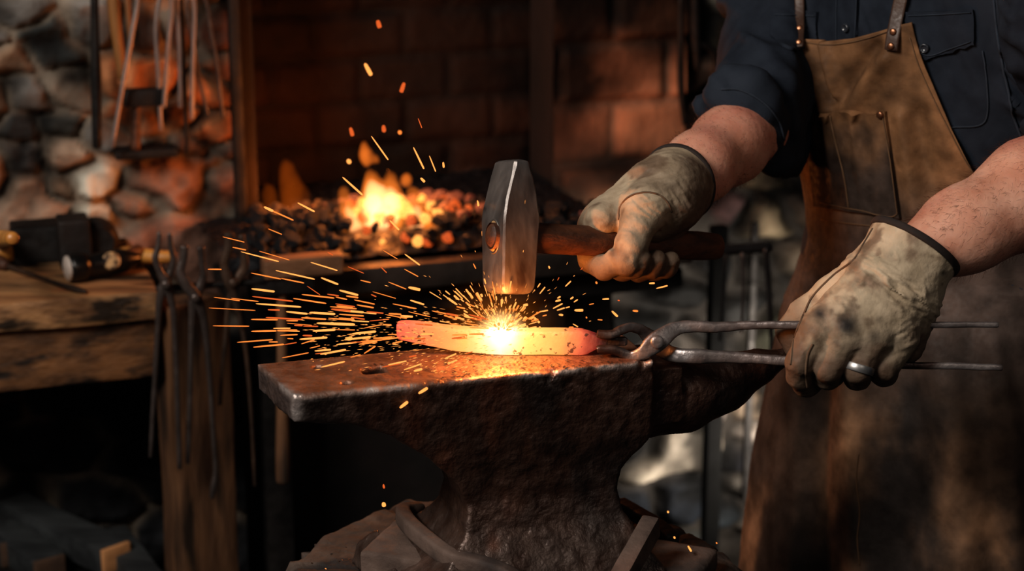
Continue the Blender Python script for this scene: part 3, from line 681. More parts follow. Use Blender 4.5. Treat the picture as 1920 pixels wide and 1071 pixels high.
# ================================================================== BENCH
def make_bench():
    xr = onz(300, 545, BENCH) @ BU; xl = xr - 1.15; yb = WD - .035; L = xr - xl
    root = empty('workbench', (BU * ((xl + xr) / 2) + BN * (FD + .2)) * np.array([1, 1, 0]), 'heavy worn wooden workbench against the stone wall, loaded with hand tools', 'workbench')
    def bb(name, x0, x1, d0, d1, z0, z1, m, seed, amp=.003, res=.012):
        mb = MB().add(*rough_box(BU * (x0 + x1) / 2 + BN * (d0 + d1) / 2 + ZZ * (z0 + z1) / 2, AXB, (x1 - x0, d1 - d0, z1 - z0), res, amp, 26, .005, seed)); return mb.build(name, m, root, ang=45)
    hs = .058 / 1.385 * 1.0
    TW = mat('bench_top_wood', (.46, .25, .11), (.20, .10, .045), 10, rough=.5, rough2=.75, bump=.6, bscale=30, stretch=(1, 6, 6), c3=(.03, .018, .01), s3=6, t3=(.5, .62))  # brighter copy of the bench wood, the lit top put into its colour
    bb('bench_top', xl, xr, FD, yb, BENCH - .041, BENCH, TW, 1, .0035)
    bb('bench_rail', xl, xr - .005, FD + .014, FD + .05, BENCH - .125, BENCH - .043, WOODB, 2, .002)
    bb('lower_shelf', xl, xr - .10, FD + .06, yb, .30, .33, BLACKIRON, 7)
    bb('bench_leg', xl + .02, xl + .11, yb - .12, yb - .03, 0, BENCH - .044, POSTW, 3)
    return root
make_bench()
# stout post carrying the tool rail
lx = onz(300, 545, BENCH)
pc = onplane(372, 900, BN * (FD + .05), BN); 
mb = MB().add(*rough_box(np.array([pc[0], pc[1], (BENCH - .03) / 2]), [nrm([math.cos(.62), math.sin(.62), 0]), nrm([-math.sin(.62), math.cos(.62), 0]), ZZ], (.088, .06, BENCH - .03), .012, .004, 22, .006, 9))
o = mb.build('wooden_post', POSTW, ang=45); tag(o, 'stout brown timber post behind the hanging tongs at the bench corner', 'post')
# rail the tongs hang from
r0 = onplane(292, 541, BN * (FD - .012), BN); r1 = onplane(500, 528, BN * (FD - .012), BN)
mb = MB().add(*tube(smooth_path([r0, r1], 8), .0045, seg=10)); o = mb.build('tool_rail', BLACKIRON); tag(o, 'thin black iron rail holding the tongs beside the workbench', 'rail')

# ================================================================== tongs that hang
def hang_tongs(name, label, group, dd, halves, piv, r, m, cat='tongs', rv=.006):
    """halves: two lists of (px, py, half width px); dd distance of the plane"""
    p = onw(piv[0], piv[1], dd); root = empty(name, (p[0], p[1], p[2] - .2), label, cat, group)
    for i, H in enumerate(halves):
        off = -.006 if i == 0 else .004
        k = proj(p)[2] / F
        S = smooth_path([[*onw(a, b, dd + off), w * k, w * k * .8] for a, b, w in H], 6)
        V, Fc = tube(S[:, :3], S[:, 3], S[:, 4], 12, ref=BN, power=2.8); o = mobj('tong_arm', V, Fc, m, root); bm_fix(o, 50)
    V, Fc = disc(onw(piv[0], piv[1], dd - .015), -BN, rv, .006); o = mobj('rivet', V, Fc, m, root); bm_fix(o, 40)
G1 = 'tongs hanging on the rail beside the bench'
TW = FD - .03
hang_tongs('hanging_tongs', 'grey tongs with open bowed jaws hanging nearest the bench, leftmost on the rail', G1, TW,
    [[(299, 435, 4), (297, 460, 5), (291, 485, 6), (300, 510, 7), (312, 532, 10), (320, 560, 7), (326, 600, 5.5), (331, 700, 5), (334, 790, 5), (337, 880, 4.5)],
     [(318, 437, 4), (320, 462, 5), (325, 485, 6), (320, 508, 7), (308, 535, 10), (299, 565, 7), (296, 610, 5.5), (291, 700, 5), (286, 780, 4.5), (282, 858, 4)]], (311, 533), 5, GREYIRON)
hang_tongs('hanging_tongs', 'brownish tongs with blunt square jaws, second from the bench on the rail', G1, TW,
    [[(346, 460, 8), (344, 485, 7), (338, 510, 8), (350, 535, 10), (368, 560, 11), (380, 590, 8), (387, 640, 6), (394, 720, 5), (400, 820, 4.5), (404, 880, 4.5), (400, 915, 6), (397, 935, 4)],
     [(376, 462, 7), (378, 490, 6), (381, 515, 7), (374, 540, 9), (364, 562, 10), (360, 590, 7), (358, 650, 5.5), (356, 740, 5), (352, 870, 4.5)]], (366, 558), 5, GREYIRON)
hang_tongs('hanging_tongs', 'tongs with a pale broad flat jaw, furthest from the bench on the rail', G1, TW + .01,
    [[(430, 436, 9), (428, 465, 9), (420, 495, 8), (428, 525, 10), (436, 548, 8), (450, 600, 5), (461, 660, 4.5), (470, 760, 4), (478, 912, 3.5)],
     [(452, 440, 6), (456, 470, 7), (458, 500, 8), (446, 522, 9), (436, 545, 8), (427, 580, 5), (422, 640, 4.5), (416, 700, 4), (412, 760, 4)]], (437, 530), 5, RUSTY)
# hammer hanging on the rail: its wooden handle ends in the dark below
p = onw(531, 880, TW + .03); root = empty('hanging_hammer', (p[0], p[1], p[2] - .02), 'wooden-handled tool hanging in the dark behind the heel of the anvil', 'hammer')
S = smooth_path([[*onw(x, y, TW + .03), w] for x, y, w in [(528, 540, .007), (529, 650, .0075), (530, 760, .009), (531, 860, .0105), (531, 906, .0095)]], 6)
V, Fc = tube(S[:, :3], S[:, 3], seg=16); o = mobj('tool_handle', V, Fc, POSTW, root); bm_fix(o, 50)
V, Fc = box(onw(528, 528, TW + .03), AXB, (.085, .03, .03), .005); o = mobj('tool_head', V, Fc, BLACKIRON, root); bm_fix(o, 40)
# upper left wall tools on a rail above the picture
UD = WD - .06
rp0, rp1 = onw(150, -75, UD), onw(450, -88, UD)
mb = MB().add(*tube(smooth_path([rp0, rp1], 8), .006, seg=10)); o = mb.build('wall_rail', BLACKIRON); tag(o, 'black iron rail fixed high on the stone wall, tools hanging from it', 'rail')
G2 = 'tongs hanging on the stone wall'
LG = mat('light_grey_iron', (.26, .22, .21), (.36, .31, .29), 20, rough=.4, metal=.5, bump=.2)
def upper(label, e1, e2, top, m=None, w=4):
    m = m or LG
    j = top; a = [(j[0] - 9, j[1] - 95, w + 1), (j[0] - 13, j[1] - 60, w + 2), (j[0] - 5, j[1] - 25, w + 2), (j[0] + 2, j[1], w + 3)] + [(x, y, w) for x, y in e2]
    b = [(j[0] + 9, j[1] - 95, w + 1), (j[0] + 13, j[1] - 60, w + 2), (j[0] + 5, j[1] - 25, w + 2), (j[0] - 2, j[1], w + 3)] + [(x, y, w) for x, y in e1]
    hang_tongs('hanging_tongs', label, G2, UD, [a, b], j, w, m)
upper('wall tongs with one bent dark rein and one short pale rein, left in the cluster', [(297, 10), (292, 60), (297, 140), (302, 245)], [(322, 5), (316, 80), (312, 140), (307, 202)], (310, -25))
upper('tongs on the wall with two near-parallel pale straight reins, middle of the cluster', [(331, 5), (334, 40), (337, 100), (338, 202)], [(364, 5), (363, 80), (361, 150), (360, 224)], (345, -30))
upper('dark slim tongs on the wall, rightmost of the cluster', [(351, 8), (360, 70), (372, 140), (390, 216)], [(388, 8), (396, 60), (407, 120), (418, 222)], (370, -30), GREYIRON, 3.5)
def rod(name, pts, m, label, cat, dd=UD, k=None, group=None):
    kk = proj(onw(pts[0][0], pts[0][1], dd))[2] / F
    S = smooth_path([[*onw(x, y, dd), w * kk] for x, y, w in pts], 6); V, Fc = tube(S[:, :3], S[:, 3], seg=12)
    o = mobj(name, V, Fc, m); bm_fix(o, 50); return tag(o, label, cat, group)
rod('fire_poker', [(262, -80, 4), (258, 0, 4.5), (250, 50, 5), (232, 150, 4.5), (210, 277, 4.5)], LG, 'long pale grey iron poker slanting down across the stone wall', 'poker', UD - .02)
rod('iron_bar', [(176, -80, 8), (178, 60, 8), (180, 150, 10), (182, 278, 9)], BLACKIRON, 'thick black iron bar hanging upright on the grey stones', 'iron bar')
rod('iron_rod', [(338, -80, 3), (343, 90, 4), (347, 180, 4), (351, 292, 4)], BLACKIRON, 'slim dark rod hanging lowest behind the tongs on the wall', 'rod', UD + .02)
rod('wooden_handle', [(206, -80, 12), (212, 0, 12), (220, 70, 11), (231, 150, 9)], mat('ochre_wood', (.32, .15, .05), (.2, .09, .03), 8, rough=.5, stretch=(4, 4, 1)), 'ochre wooden tool handle hanging at the top of the stone wall', 'handle')  # loose wooden tool handles
rod('wooden_handle', [(238, -80, 6), (239, 0, 6), (242, 40, 5), (246, 90, 5)], mat('brown_wood', (.25, .12, .05), None, 8, rough=.5), 'thin brown wooden handle behind the pale poker on the wall', 'handle')
# hammer hanging head-up on the wall
p = onw(262, 280, UD + .01); root = empty('wall_hammer', p, 'dark hammer hanging head-up on the wall behind the poker', 'hammer')
V, Fc = box(onw(270, 182, UD + .01), AXB, (.062, .024, .026), .006); o = mobj('tool_head', V, Fc, BLACKIRON, root); bm_fix(o, 40)
S = smooth_path([[*onw(x, y, UD + .01), w] for x, y, w in [(256, 176, .006), (255, 230, .0065), (254, 282, .008)]], 5); V, Fc = tube(S[:, :3], S[:, 3], seg=12); o = mobj('tool_handle', V, Fc, HANDLEW, root); bm_fix(o)
mb = MB().add(*rough_box(onw(272, 284, WD - .03), AXB, (.09, .05, .012), .008, .0015, 40, .003)); o = mb.build('wall_shelf', BLACKIRON, ang=40); tag(o, 'small dark iron ledge on the wall under the hanging hammer', 'ledge')

# ================================================================== things on the bench
def bz(px, py, h=0.): return onz(px, py, BENCH + h)
def bench_hammer():
    c0 = bz(129, 503, .021); c1 = bz(243, 487, .021); d = nrm(c1 - c0); root = empty('hand_hammer', bz(180, 525), 'short-headed steel hammer lying on the bench, its bright round face to the left', 'hammer')
    S = smooth_path([[*(c0 + d * t), r] for t, r in [(0, .0155), (.003, .0185), (.010, .0195), (.02, .019), (.027, .0155), (.04, .0155), (.06, .0175), (.075, .0165), (.09, .011), (.1, .006)]], 4)
    V, Fc = tube(S[:, :3], S[:, 3], seg=24, ref=ZZ); o = mobj('hammer_head', V, Fc, mat('dark_steel', (.03, .03, .03), (.06, .055, .05), 20, rough=.3, metal=.8), root); bm_fix(o, 35)
    V, Fc = disc(c0 - d * .0005, -d, .017, .004, 24, .5); o = mobj('striking_face', V, Fc, mat('bright_steel', (.85, .78, .72), (.6, .5, .42), 30, rough=.35, metal=.35, bump=.1), root); bm_fix(o, 50)
    o['label'] = 'bright polished round striking face'
    nf = nrm(-BN * .9 + ZZ * .35); e = c0 + d * .058 + nf * .0150
    V, Fc = disc(e, nf, .0125, .003, 24, .4); o = mobj('handle_end', V, Fc, ENDW, root); bm_fix(o)
    hb = e - nf * .02; he = bz(262, 470, .02); S = smooth_path([[*hb, .009], [*(hb * .5 + he * .5), .0085], [*he, .010]], 6)
    V, Fc = tube(S[:, :3], S[:, 3], seg=14); o = mobj('hammer_handle', V, Fc, HANDLEW, root); bm_fix(o)
bench_hammer()
def onb(name, pts, m, label, cat, seg=12, r2=1.):
    S = smooth_path([[*bz(x, y, h), r] for x, y, h, r in pts], 6); V, Fc = tube(S[:, :3], S[:, 3], S[:, 3] * r2, seg=seg, ref=ZZ); o = mobj(name, V, Fc, m); bm_fix(o, 50); return tag(o, label, cat)
onb('wooden_handle', [(222, 478, .012, .010), (250, 478, .012, .012), (292, 482, .012, .010), (330, 482, .012, .008)], YELLOWW, 'yellow wooden handle lying on the bench behind the dark hammer', 'handle')
onb('wooden_handle', [(140, 480, .008, .007), (180, 476, .008, .007), (225, 474, .008, .006)], HANDLEW, 'short brown stick on the bench behind the hammer head', 'handle')
onb('iron_rod', [(35, 466, .01, .005), (130, 466, .012, .006), (190, 463, .014, .007), (236, 453, .016, .006)], BLACKIRON, 'dark rod lying along the back of the bench before the anvil tool', 'rod')
# chisel with its grip
p = bz(80, 525); root = empty('chisel', p, 'long slim steel chisel lying at the front of the bench, pointing right', 'chisel')
S = smooth_path([[*bz(x, y, h), r] for x, y, h, r in [(12, 498, .008, .0045), (60, 515, .007, .0038), (110, 533, .006, .004), (140, 542, .005, .0055), (163, 548, .004, .003)]], 6); V, Fc = tube(S[:, :3], S[:, 3], S[:, 3] * .8, seg=12, ref=ZZ); o = mobj('blade', V, Fc, RUSTY, root); bm_fix(o)
V, Fc = tube(smooth_path([bz(-45, 478, .012), bz(14, 499, .009)], 6), [.011, .013, .013, .012, .012, .011, .008], seg=14, ref=ZZ); o = mobj('grip', V, Fc, HANDLEW, root); bm_fix(o)
onb('wooden_handle', [(-40, 470, .018, .012), (-15, 470, .018, .017), (10, 472, .018, .018), (26, 474, .018, .009)], YELLOWW, 'glossy orange-yellow turned handle at the left edge of the bench', 'handle', 18)
# small stake anvil at the back: block with round horn side
p = bz(140, 452); root = empty('stake_anvil', p, 'small dark stake anvil with a rounded side at the back of the bench', 'stake anvil')
DK = mat('dark_cast_iron', (.035, .028, .025), (.016, .014, .014), 14, rough=.55, metal=.4, bump=.4)
V, Fc = rough_box(bz(138, 452, .035), AXB, (.043, .05, .07), .008, .0012, 50, .004); o = mobj('anvil_block', V, Fc, DK, root); bm_fix(o, 45)
q = bz(182, 450, .030); V, Fc = tube(smooth_path([q - BN * .02, q + BN * .03], 4), .030, .029, seg=24, ref=ZZ); o = mobj('round_side', V, Fc, BLACKIRON, root); bm_fix(o, 45)
mb = MB().add(*rough_box(bz(68, 452, .026), AXB, (.068, .06, .052), .01, .0015, 40, .004)); o = mb.build('iron_box', BLACKIRON, ang=40); tag(o, 'low black iron box at the back of the bench, left of the stake anvil', 'box')
# leg vice at the far left
p = bz(-12, 440); root = empty('bench_vice', p, 'dark curved vice jaw rising at the left edge of the bench', 'vice')
S = smooth_path([[*bz(x, 452, h), r] for x, h, r in [(-8, .0, .014), (2, .03, .013), (8, .06, .011), (4, .085, .010), (-14, .10, .011)]], 6); V, Fc = tube(S[:, :3], S[:, 3], seg=14, ref=BN); o = mobj('vice_jaw', V, Fc, RUSTY, root); bm_fix(o)
S = smooth_path([[*bz(x, 447, h), r] for x, h, r in [(-14, .10, .012), (-8, .115, .011), (6, .13, .010), (16, .145, .009), (24, .158, .008)]], 6); V, Fc = tube(S[:, :3], S[:, 3], seg=14, ref=BN); o = mobj('vice_handle', V, Fc, YELLOWW, root); bm_fix(o)
# timber offcuts on the ground under the bench
BIL = mat('dark_timber', (.045, .05, .052), (.018, .02, .022), 8, rough=.7, bump=.5, stretch=(1, 5, 5))  # dark bluish timber tone
BEND = mat('sawn_end', (.6, .3, .13), (.4, .19, .08), 40, rough=.7)
BDIM = mat('dim_sawn_end', (.09, .05, .03), (.05, .03, .02), 40, rough=.8)  # darker copy of the sawn end, dimness under the bench painted in
def billet(px, py, ang, L, w, h, label, z=0.0, pit=0.):
    e = onz(px, py, z + h / 2); d = np.array([math.cos(ang) * math.cos(pit), math.sin(ang) * math.cos(pit), math.sin(pit)]); s_ = nrm(np.cross(ZZ, d)); u = np.cross(d, s_)
    c = e - d * L / 2; root = empty('timber_beam', c - ZZ * h / 2, label, 'timber', 'timber offcuts under the bench')
    V, Fc = rough_box(c, [d, s_, u], (L, w, h), .015, .003, 25, .005, int(px)); o = mobj('beam', V, Fc, BIL, root); bm_fix(o, 45)
    V, Fc = rough_box(e + d * .002, [d, s_, u], (.008, w * .93, h * .9), .01, .001, 40, .003); o = mobj('cut_end', V, Fc, BEND, root); bm_fix(o, 45)
    if px != 216: o.data.materials[0] = BDIM
    else: o['label'] = 'orange-brown sawn end'
billet(216, 1046, -.75, .26, .05, .042, 'squared beam with a sawn orange end lying under the bench', .345)
billet(92, 1068, -.9, .2, .05, .04, 'dark beam lowest at the left under the bench', .331)
billet(285, 1110, -1.1, .2, .045, .04, 'dim bluish-black beam half behind the timber post', .331)
billet(30, 1035, -1.0, .12, .05, .04, 'short dark beam end at the far left under the bench', .331)

# ================================================================== FORGE
def make_forge():
    x0 = onz(470, 545, BENCH) @ BU; x1 = onz(1335, 472, BENCH) @ BU; root = empty('forge_hearth', BU * ((x0 + x1) / 2) + BN * (WD - .1), 'raised forge hearth with a soot-grey iron rim, heaped with coal', 'forge')
    f = FD + .015
    RIM = mat('rim_iron', (.065, .048, .04), (.03, .025, .022), 12, rough=.5, rough2=.7, metal=.4, bump=.5, bscale=40)
    def bb(name, a, b, d0, d1, z0, z1, m, amp=.002): V, Fc = rough_box(BU * (a + b) / 2 + BN * (d0 + d1) / 2 + ZZ * (z0 + z1) / 2, AXB, (b - a, d1 - d0, z1 - z0), .015, amp, 24, .006, int(a * 50)); o = mobj(name, V, Fc, m, root); bm_fix(o, 45)
    bb('hearth_rim', x0, x1, f, f + .035, BENCH - .035, BENCH + .002, RIM)
    bb('hearth_pan', x0 + .005, x1, f + .036, WD - .03, BENCH - .08, BENCH - .05, BLACKIRON)
    bb('hearth_bed', bx0 + .06, bxm - .02, WD - .028, BACKD - .03, BENCH - .08, BENCH - .05, BLACKIRON)
    # the legs stay in the dark
    for a in (x0 + .03, x1 - .22): bb('leg', a, a + .04, f + .05, f + .09, 0, BENCH - .082, BLACKIRON)
    return x0, x1, f
FX0, FX1, FF = make_forge()
# black panel standing in for the dark void below the hearth
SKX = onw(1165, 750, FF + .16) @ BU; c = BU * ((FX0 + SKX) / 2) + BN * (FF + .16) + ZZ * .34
mb = MB().add(*box(c, AXB, (SKX - FX0 - .04, .01, .66), .002)); o = mb.build('forge_void_panel', m_s); tag(o, 'black panel standing in for the dark void beneath the hearth', 'panel')
# coal bed
FIRE = onz(722, 432, BENCH + .03)
fx, fd = FIRE @ BU, FIRE @ BN
def mound(x, d):
    h = .030 * np.exp(-(((x - fx - .03) / .26) ** 2) - ((d - fd - .02) / .16) ** 2) + .012
    return BENCH + h * np.clip((d - FF) / .06, 0, 1)
nx, nd = 260, 110; X, D = np.meshgrid(np.linspace(FX0 - .01, FX1 - .08, nx), np.linspace(FF + .03, BACKD - .02, nd))
Z = mound(X, D) - .008 + .007 * fbm(np.stack([X*55, D*55, X*0], -1), 2)
V = X[..., None] * BU + D[..., None] * BN + Z[..., None] * ZZ; idx = np.arange(nx*nd).reshape(nd, nx)
COALM = mat('coal', (.003, .0035, .005), (.011, .012, .015), 60, rough=.34, rough2=.8, metal=.0, bump=.5, bscale=120, spec=.45)
o = mobj('coal_slack', V.reshape(-1, 3), np.stack([idx[:-1, :-1], idx[:-1, 1:], idx[1:, 1:], idx[1:, :-1]], -1).reshape(-1, 4), COALM)
tag(o, 'bed of fine black coal slack filling the hearth under the lumps', 'coal', kind='stuff')
ASH = mat('ashy_coal', (.17, .11, .10), (.05, .035, .033), 40, rough=.9, bump=.5)
ncs = ASH.node_tree.nodes; 
for n_ in ncs:
    if n_.type == 'BSDF_PRINCIPLED': n_.inputs['Emission Color'].default_value = (1, .13, .06, 1); n_.inputs['Emission Strength'].default_value = .07
def glowcoal(name, c, s):
    m = mat(name, (.03, .015, .01), (.015, .01, .01), 60, rough=.8); nt = m.node_tree
    b = [n_ for n_ in nt.nodes if n_.type == 'BSDF_PRINCIPLED'][0]; tc = [n_ for n_ in nt.nodes if n_.type == 'TEX_COORD'][0]
    nz = N(nt, 'ShaderNodeTexNoise'); nz.inputs['Scale'].default_value = 45; nt.links.new(tc.outputs['Object'], nz.inputs['Vector'])
    mr = N(nt, 'ShaderNodeMapRange'); mr.inputs['From Min'].default_value = .38; mr.inputs['From Max'].default_value = .62; mr.inputs['To Max'].default_value = s; nt.links.new(nz.outputs['Fac'], mr.inputs[0])
    b.inputs['Emission Color'].default_value = (*c, 1); nt.links.new(mr.outputs[0], b.inputs['Emission Strength']); return m
GLOW = [glowcoal('ember_hot', (1, .40, .09), 2.6), glowcoal('ember_red', (1, .16, .03), 1.1)]
def coal_mesh(seed):
    bm = bmesh.new(); bmesh.ops.create_icosphere(bm, subdivisions=3, radius=1)
    V = np.array([v.co[:] for v in bm.verts]); rs = np.random.default_rng(seed)
    for k in range(9):                                  # cleave flat faces
        nn = nrm(rs.normal(size=3)); t = rs.uniform(.55, .85); s = V @ nn; V = V - np.outer(np.clip(s - t, 0, None), nn)
    V *= rs.uniform(.75, 1.1, 3); V += V * (fbm(V * 2.2 + seed, 3)[:, None]) * .14
    for v, c in zip(bm.verts, V): v.co = c
    me = bpy.data.meshes.new('coal_lump'); bm.to_mesh(me); bm.free(); me.polygons.foreach_set('use_smooth', [True] * len(me.polygons)); me.set_sharp_from_angle(angle=math.radians(22)); return me
CM = {}
for nm, mm in (('c', COALM), ('a', ASH), ('h', GLOW[0]), ('r', GLOW[1])):
    CM[nm] = []
    for sdn in range(6):
        me = coal_mesh(sdn); me.materials.append(mm); CM[nm].append(me)
PL = onz  # alias
def put_coal(kind, px, py, r, lift=0.):
    d = onz(px, py, BENCH + .02 + lift); x, dd = d @ BU, d @ BN
    if dd > BACKD - .03 or dd < FF + .03: return False
    z = float(mound(x, dd)) + r * .35 + lift
    o = bpy.data.objects.new('coal_lump', random.choice(CM[kind])); COL.objects.link(o); o.location = BU * x + BN * dd + ZZ * z
    o.rotation_euler = [random.uniform(0, 6.28) for _ in range(3)]; o.scale = (r, r, r * .85)
    dx, dy = px - 730, py - 430
    if kind == 'c':
        z_ = 'left of the fire' if px < 640 else 'right of the fire' if px > 860 else 'in front of the fire' 
        tag(o, 'glossy black coal lump on the forge hearth ' + z_, 'coal', 'black coal lumps ' + z_)
    elif kind == 'a': tag(o, 'pinkish ash-coated coal lump glowing faintly behind the flames', 'coal', 'ashy lumps behind the flames')
    elif kind == 'h': tag(o, 'bright yellow-orange glowing ember at the foot of the flames', 'ember', 'glowing embers in the fire')
    else: tag(o, 'deep red glowing ember around the bright core of the fire', 'ember', 'red embers round the fire')
    return True
cnt = 0; tries = 0
while cnt < 262 and tries < 3000:
    tries += 1; px, py = random.uniform(470, 1130), random.uniform(388, 524)
    yb_ = 524 - (px - 470) * .055
    if py > yb_: continue
    if abs((px - 735) / 85) ** 2 + abs((py - 425) / 50) ** 2 < 1 and random.random() < .75: continue
    if put_coal('c', px, py, random.uniform(.008, .0155)): cnt += 1
for px, py, r in [(770, 395, .013), (800, 380, .014), (850, 400, .015), (835, 420, .013), (880, 395, .013), (870, 430, .012), (665, 395, .013), (640, 400, .012), (610, 405, .011), (810, 405, .014), (750, 390, .012), (905, 415, .012), (700, 385, .012), (825, 390, .015), (860, 382, .013), (1090, 408, .006)]: put_coal('a', px, py, r, .006)
for px, py, r in [(700, 420, .013), (715, 440, .012), (735, 405, .015), (760, 425, .013), (770, 435, .012), (780, 465, .012), (730, 462, .007), (747, 433, .012), (808, 410, .011), (822, 432, .012), (815, 474, .007), (828, 476, .007), (785, 455, .010), (745, 398, .014), (672, 425, .009), (800, 440, .010), (690, 437, .010), (718, 458, .006), (775, 475, .006), (790, 395, .012), (680, 405, .013), (700, 400, .014)]: put_coal('h', px, py, r, .004)
for px, py, r in [(660, 410, .012), (655, 430, .010), (840, 430, .012), (850, 415, .013), (735, 450, .009), (760, 455, .010), (800, 455, .011), (840, 450, .010), (815, 460, .010), (690, 455, .008), (590, 405, .009), (770, 445, .011), (680, 440, .010), (830, 405, .012), (880, 420, .009)]: put_coal('r', px, py, r, .003)
# plank in front of the coals
pl = onz(566, 497, BENCH + .02); mb = MB().add(*rough_box(pl, AXB, (.108, .03, .026), .006, .0015, 50, .003, 4)); o = mb.build('wood_block', mat('singed_wood', (.24, .12, .06), (.12, .06, .03), 12, rough=.7, bump=.4, stretch=(1, 4, 4)), ang=45); tag(o, 'singed rectangular wood block lying on the front of the coal bed', 'wood block')

# flames: burning gas, tongues merged in one body
def flame(name, tongues, col, st, h=.0028, k=.006, label=None, seed=0):
    pts = [t for tg in tongues for t in tg]; P = [at(x, y, FIREd + dz) for x, y, r, dz in pts]
    s = SDF(P, .03, h)
    for tg in tongues:
        S = smooth_path([[*at(x, y, FIREd + dz), r * FIREd / F] for x, y, r, dz in tg], 4)
        s.chain(S[:, :3], S[:, 3], k)
    V, Fs = s.mesh(1); V = V + vnormals(V, Fs) * (fbm(V * np.array([55, 55, 26]) + seed, 4)[:, None]) * .009
    o = mobj(name, V, Fs, vmat(name + '_glow', col, st)); return tag(o, label, 'flame', kind='stuff')
FIREd = proj(FIRE)[2]
flame('flame', [[(715, 425, 38, 0), (712, 390, 36, 0), (700, 355, 22, .0), (697, 335, 10, 0), (695, 318, 2, 0)], [(730, 400, 30, .01), (735, 360, 20, .01), (732, 335, 10, .01), (727, 316, 2, .01)],
       [(665, 425, 20, .0), (652, 395, 15, 0), (646, 370, 8, 0), (643, 355, 2, 0)], [(785, 420, 20, .0), (782, 390, 15, 0), (776, 368, 9, 0), (770, 350, 2, 0)], [(690, 435, 14, -.01), (700, 445, 8, -.01), (694, 452, 2, -.01)], [(810, 432, 18, .02), (815, 405, 12, .02), (812, 392, 3, .02)]],
      (1, .25, .03), 24, label='tall orange flames burning at the centre of the coal bed', seed=3)
flame('flame_core', [[(714, 430, 27, 0), (710, 395, 26, 0), (702, 362, 15, 0), (698, 345, 3, 0)], [(733, 405, 18, .01), (735, 375, 11, .01), (733, 355, 3, .01)], [(665, 430, 10, 0), (655, 405, 7, 0), (650, 388, 2, 0)], [(784, 425, 12, 0), (780, 398, 8, 0), (776, 380, 2, 0)]],
      (1, .60, .30), 34, label='pale yellow hot core inside the orange flames', seed=9)
flame('flame_wisp', [[(692, 305, 5, .02), (688, 290, 9, .02), (684, 276, 5, .02), (681, 266, 1.5, .02)], [(708, 306, 2.5, .02), (706, 300, 3.5, .02), (705, 292, 1.5, .02)], [(760, 345, 2, .02), (761, 338, 3.5, .02), (760, 332, 1.5, .02)]], (1, .24, .03), 36, label='small detached wisps of flame above the fire', seed=5)
FIREb = FIREd
flame('back_flame', [[(545, 395, 15, .2), (547, 360, 20, .2), (541, 330, 14, .2), (537, 308, 4, .2)], [(508, 390, 8, .2), (505, 362, 11, .2), (500, 345, 4, .2)], [(575, 385, 8, .2), (572, 360, 8, .2), (568, 345, 3, .2)]], (1, .2, .015), 5, label='faint reddish flames low against the sooty back wall, left of the fire', seed=7)

# rail and hung tools to the right of the forge
RM = mat('rail_steel', (.09, .08, .078), (.04, .036, .036), 12, rough=.35, metal=.7)
mb = MB().add(*tube(smooth_path([onplane(1290, 476, BN * FF, BN), onplane(1352, 470, BN * FF, BN), onplane(1446, 463, BN * FF, BN)], 6), .0085, seg=14)); o = mb.build('steel_pipe', RM); tag(o, 'horizontal grey steel pipe running from the forge behind the hammer handle end', 'pipe')
def rodF(name, pts, m, label, cat, dd, group=None):
    return rod(name, pts, m, label, cat, dd, group=group)
rodF('iron_rod', [(1436, 466, 5), (1440, 520, 6), (1446, 620, 5), (1450, 700, 5)], RM, 'pale iron rod hanging from the steel pipe beside the smith', 'rod', FF - .02)
rodF('iron_rod', [(1392, 474, 3.5), (1394, 540, 3.5), (1390, 625, 3)], GREYIRON, 'thin dim rod hanging from the middle of the steel pipe', 'rod', FF - .02)
rodF('iron_rod', [(1362, 476, 3.5), (1356, 540, 3.5), (1350, 640, 3)], BLACKIRON, 'dark thin rod hanging from the left part of the steel pipe', 'rod', FF - .02)
# upright iron post at right, coloured near black to stay unlit
c = onplane(1335, 850, BN * (WD - .06), BN); mb = MB().add(*rough_box(np.array([c[0], c[1], .36]), AXB, (.026, .022, .72), .02, .001, 20, .003)); o = mb.build('iron_post', mat('near_black', (.004, .004, .004), (.002, .002, .002), 20, rough=.95, spec=.1), ang=40); tag(o, 'dark upright iron post in front of the pale stones under the horn', 'post')
c = onplane(1402, 790, BN * (WD + .02), BN); mb = MB().add(*rough_box(np.array([c[0], c[1], .45]), AXB, (.012, .012, .5), .02, .001, 20, .003)); o = mb.build('iron_rod', BLACKIRON, ang=40); tag(o, 'thin dark square rod leaning before pale stones beside the apron', 'rod')
# dark tools hanging right of the brick pier
TD2 = WD + .02
rod('iron_hook', [(1276, -10, 5), (1276, 85, 6), (1277, 160, 7), (1284, 235, 5)], BLACKIRON, 'black hooked iron hanging at the edge of the orange brick pier', 'hook', TD2)
rod('iron_hook', [(1298, 82, 5), (1318, 84, 6), (1336, 98, 6), (1346, 140, 6), (1350, 195, 5)], BLACKIRON, 'black curved iron hook hanging left of the smith shoulder', 'hook', TD2)
rod('iron_bar', [(1303, -30, 9), (1304, 60, 10), (1308, 130, 7)], BLACKIRON, 'short dark bar hanging between the two black hooks', 'iron bar', TD2)
# ================================================================== THE SMITH
PH = math.radians(50); PF = np.array([-math.sin(PH), -math.cos(PH), 0]); PL_ = np.array([math.cos(PH), -math.sin(PH), 0])
def zpy(py, d=2.03): return CAMZ - d * (math.sin(PITCH) + (py - CY) / F * math.cos(PITCH))
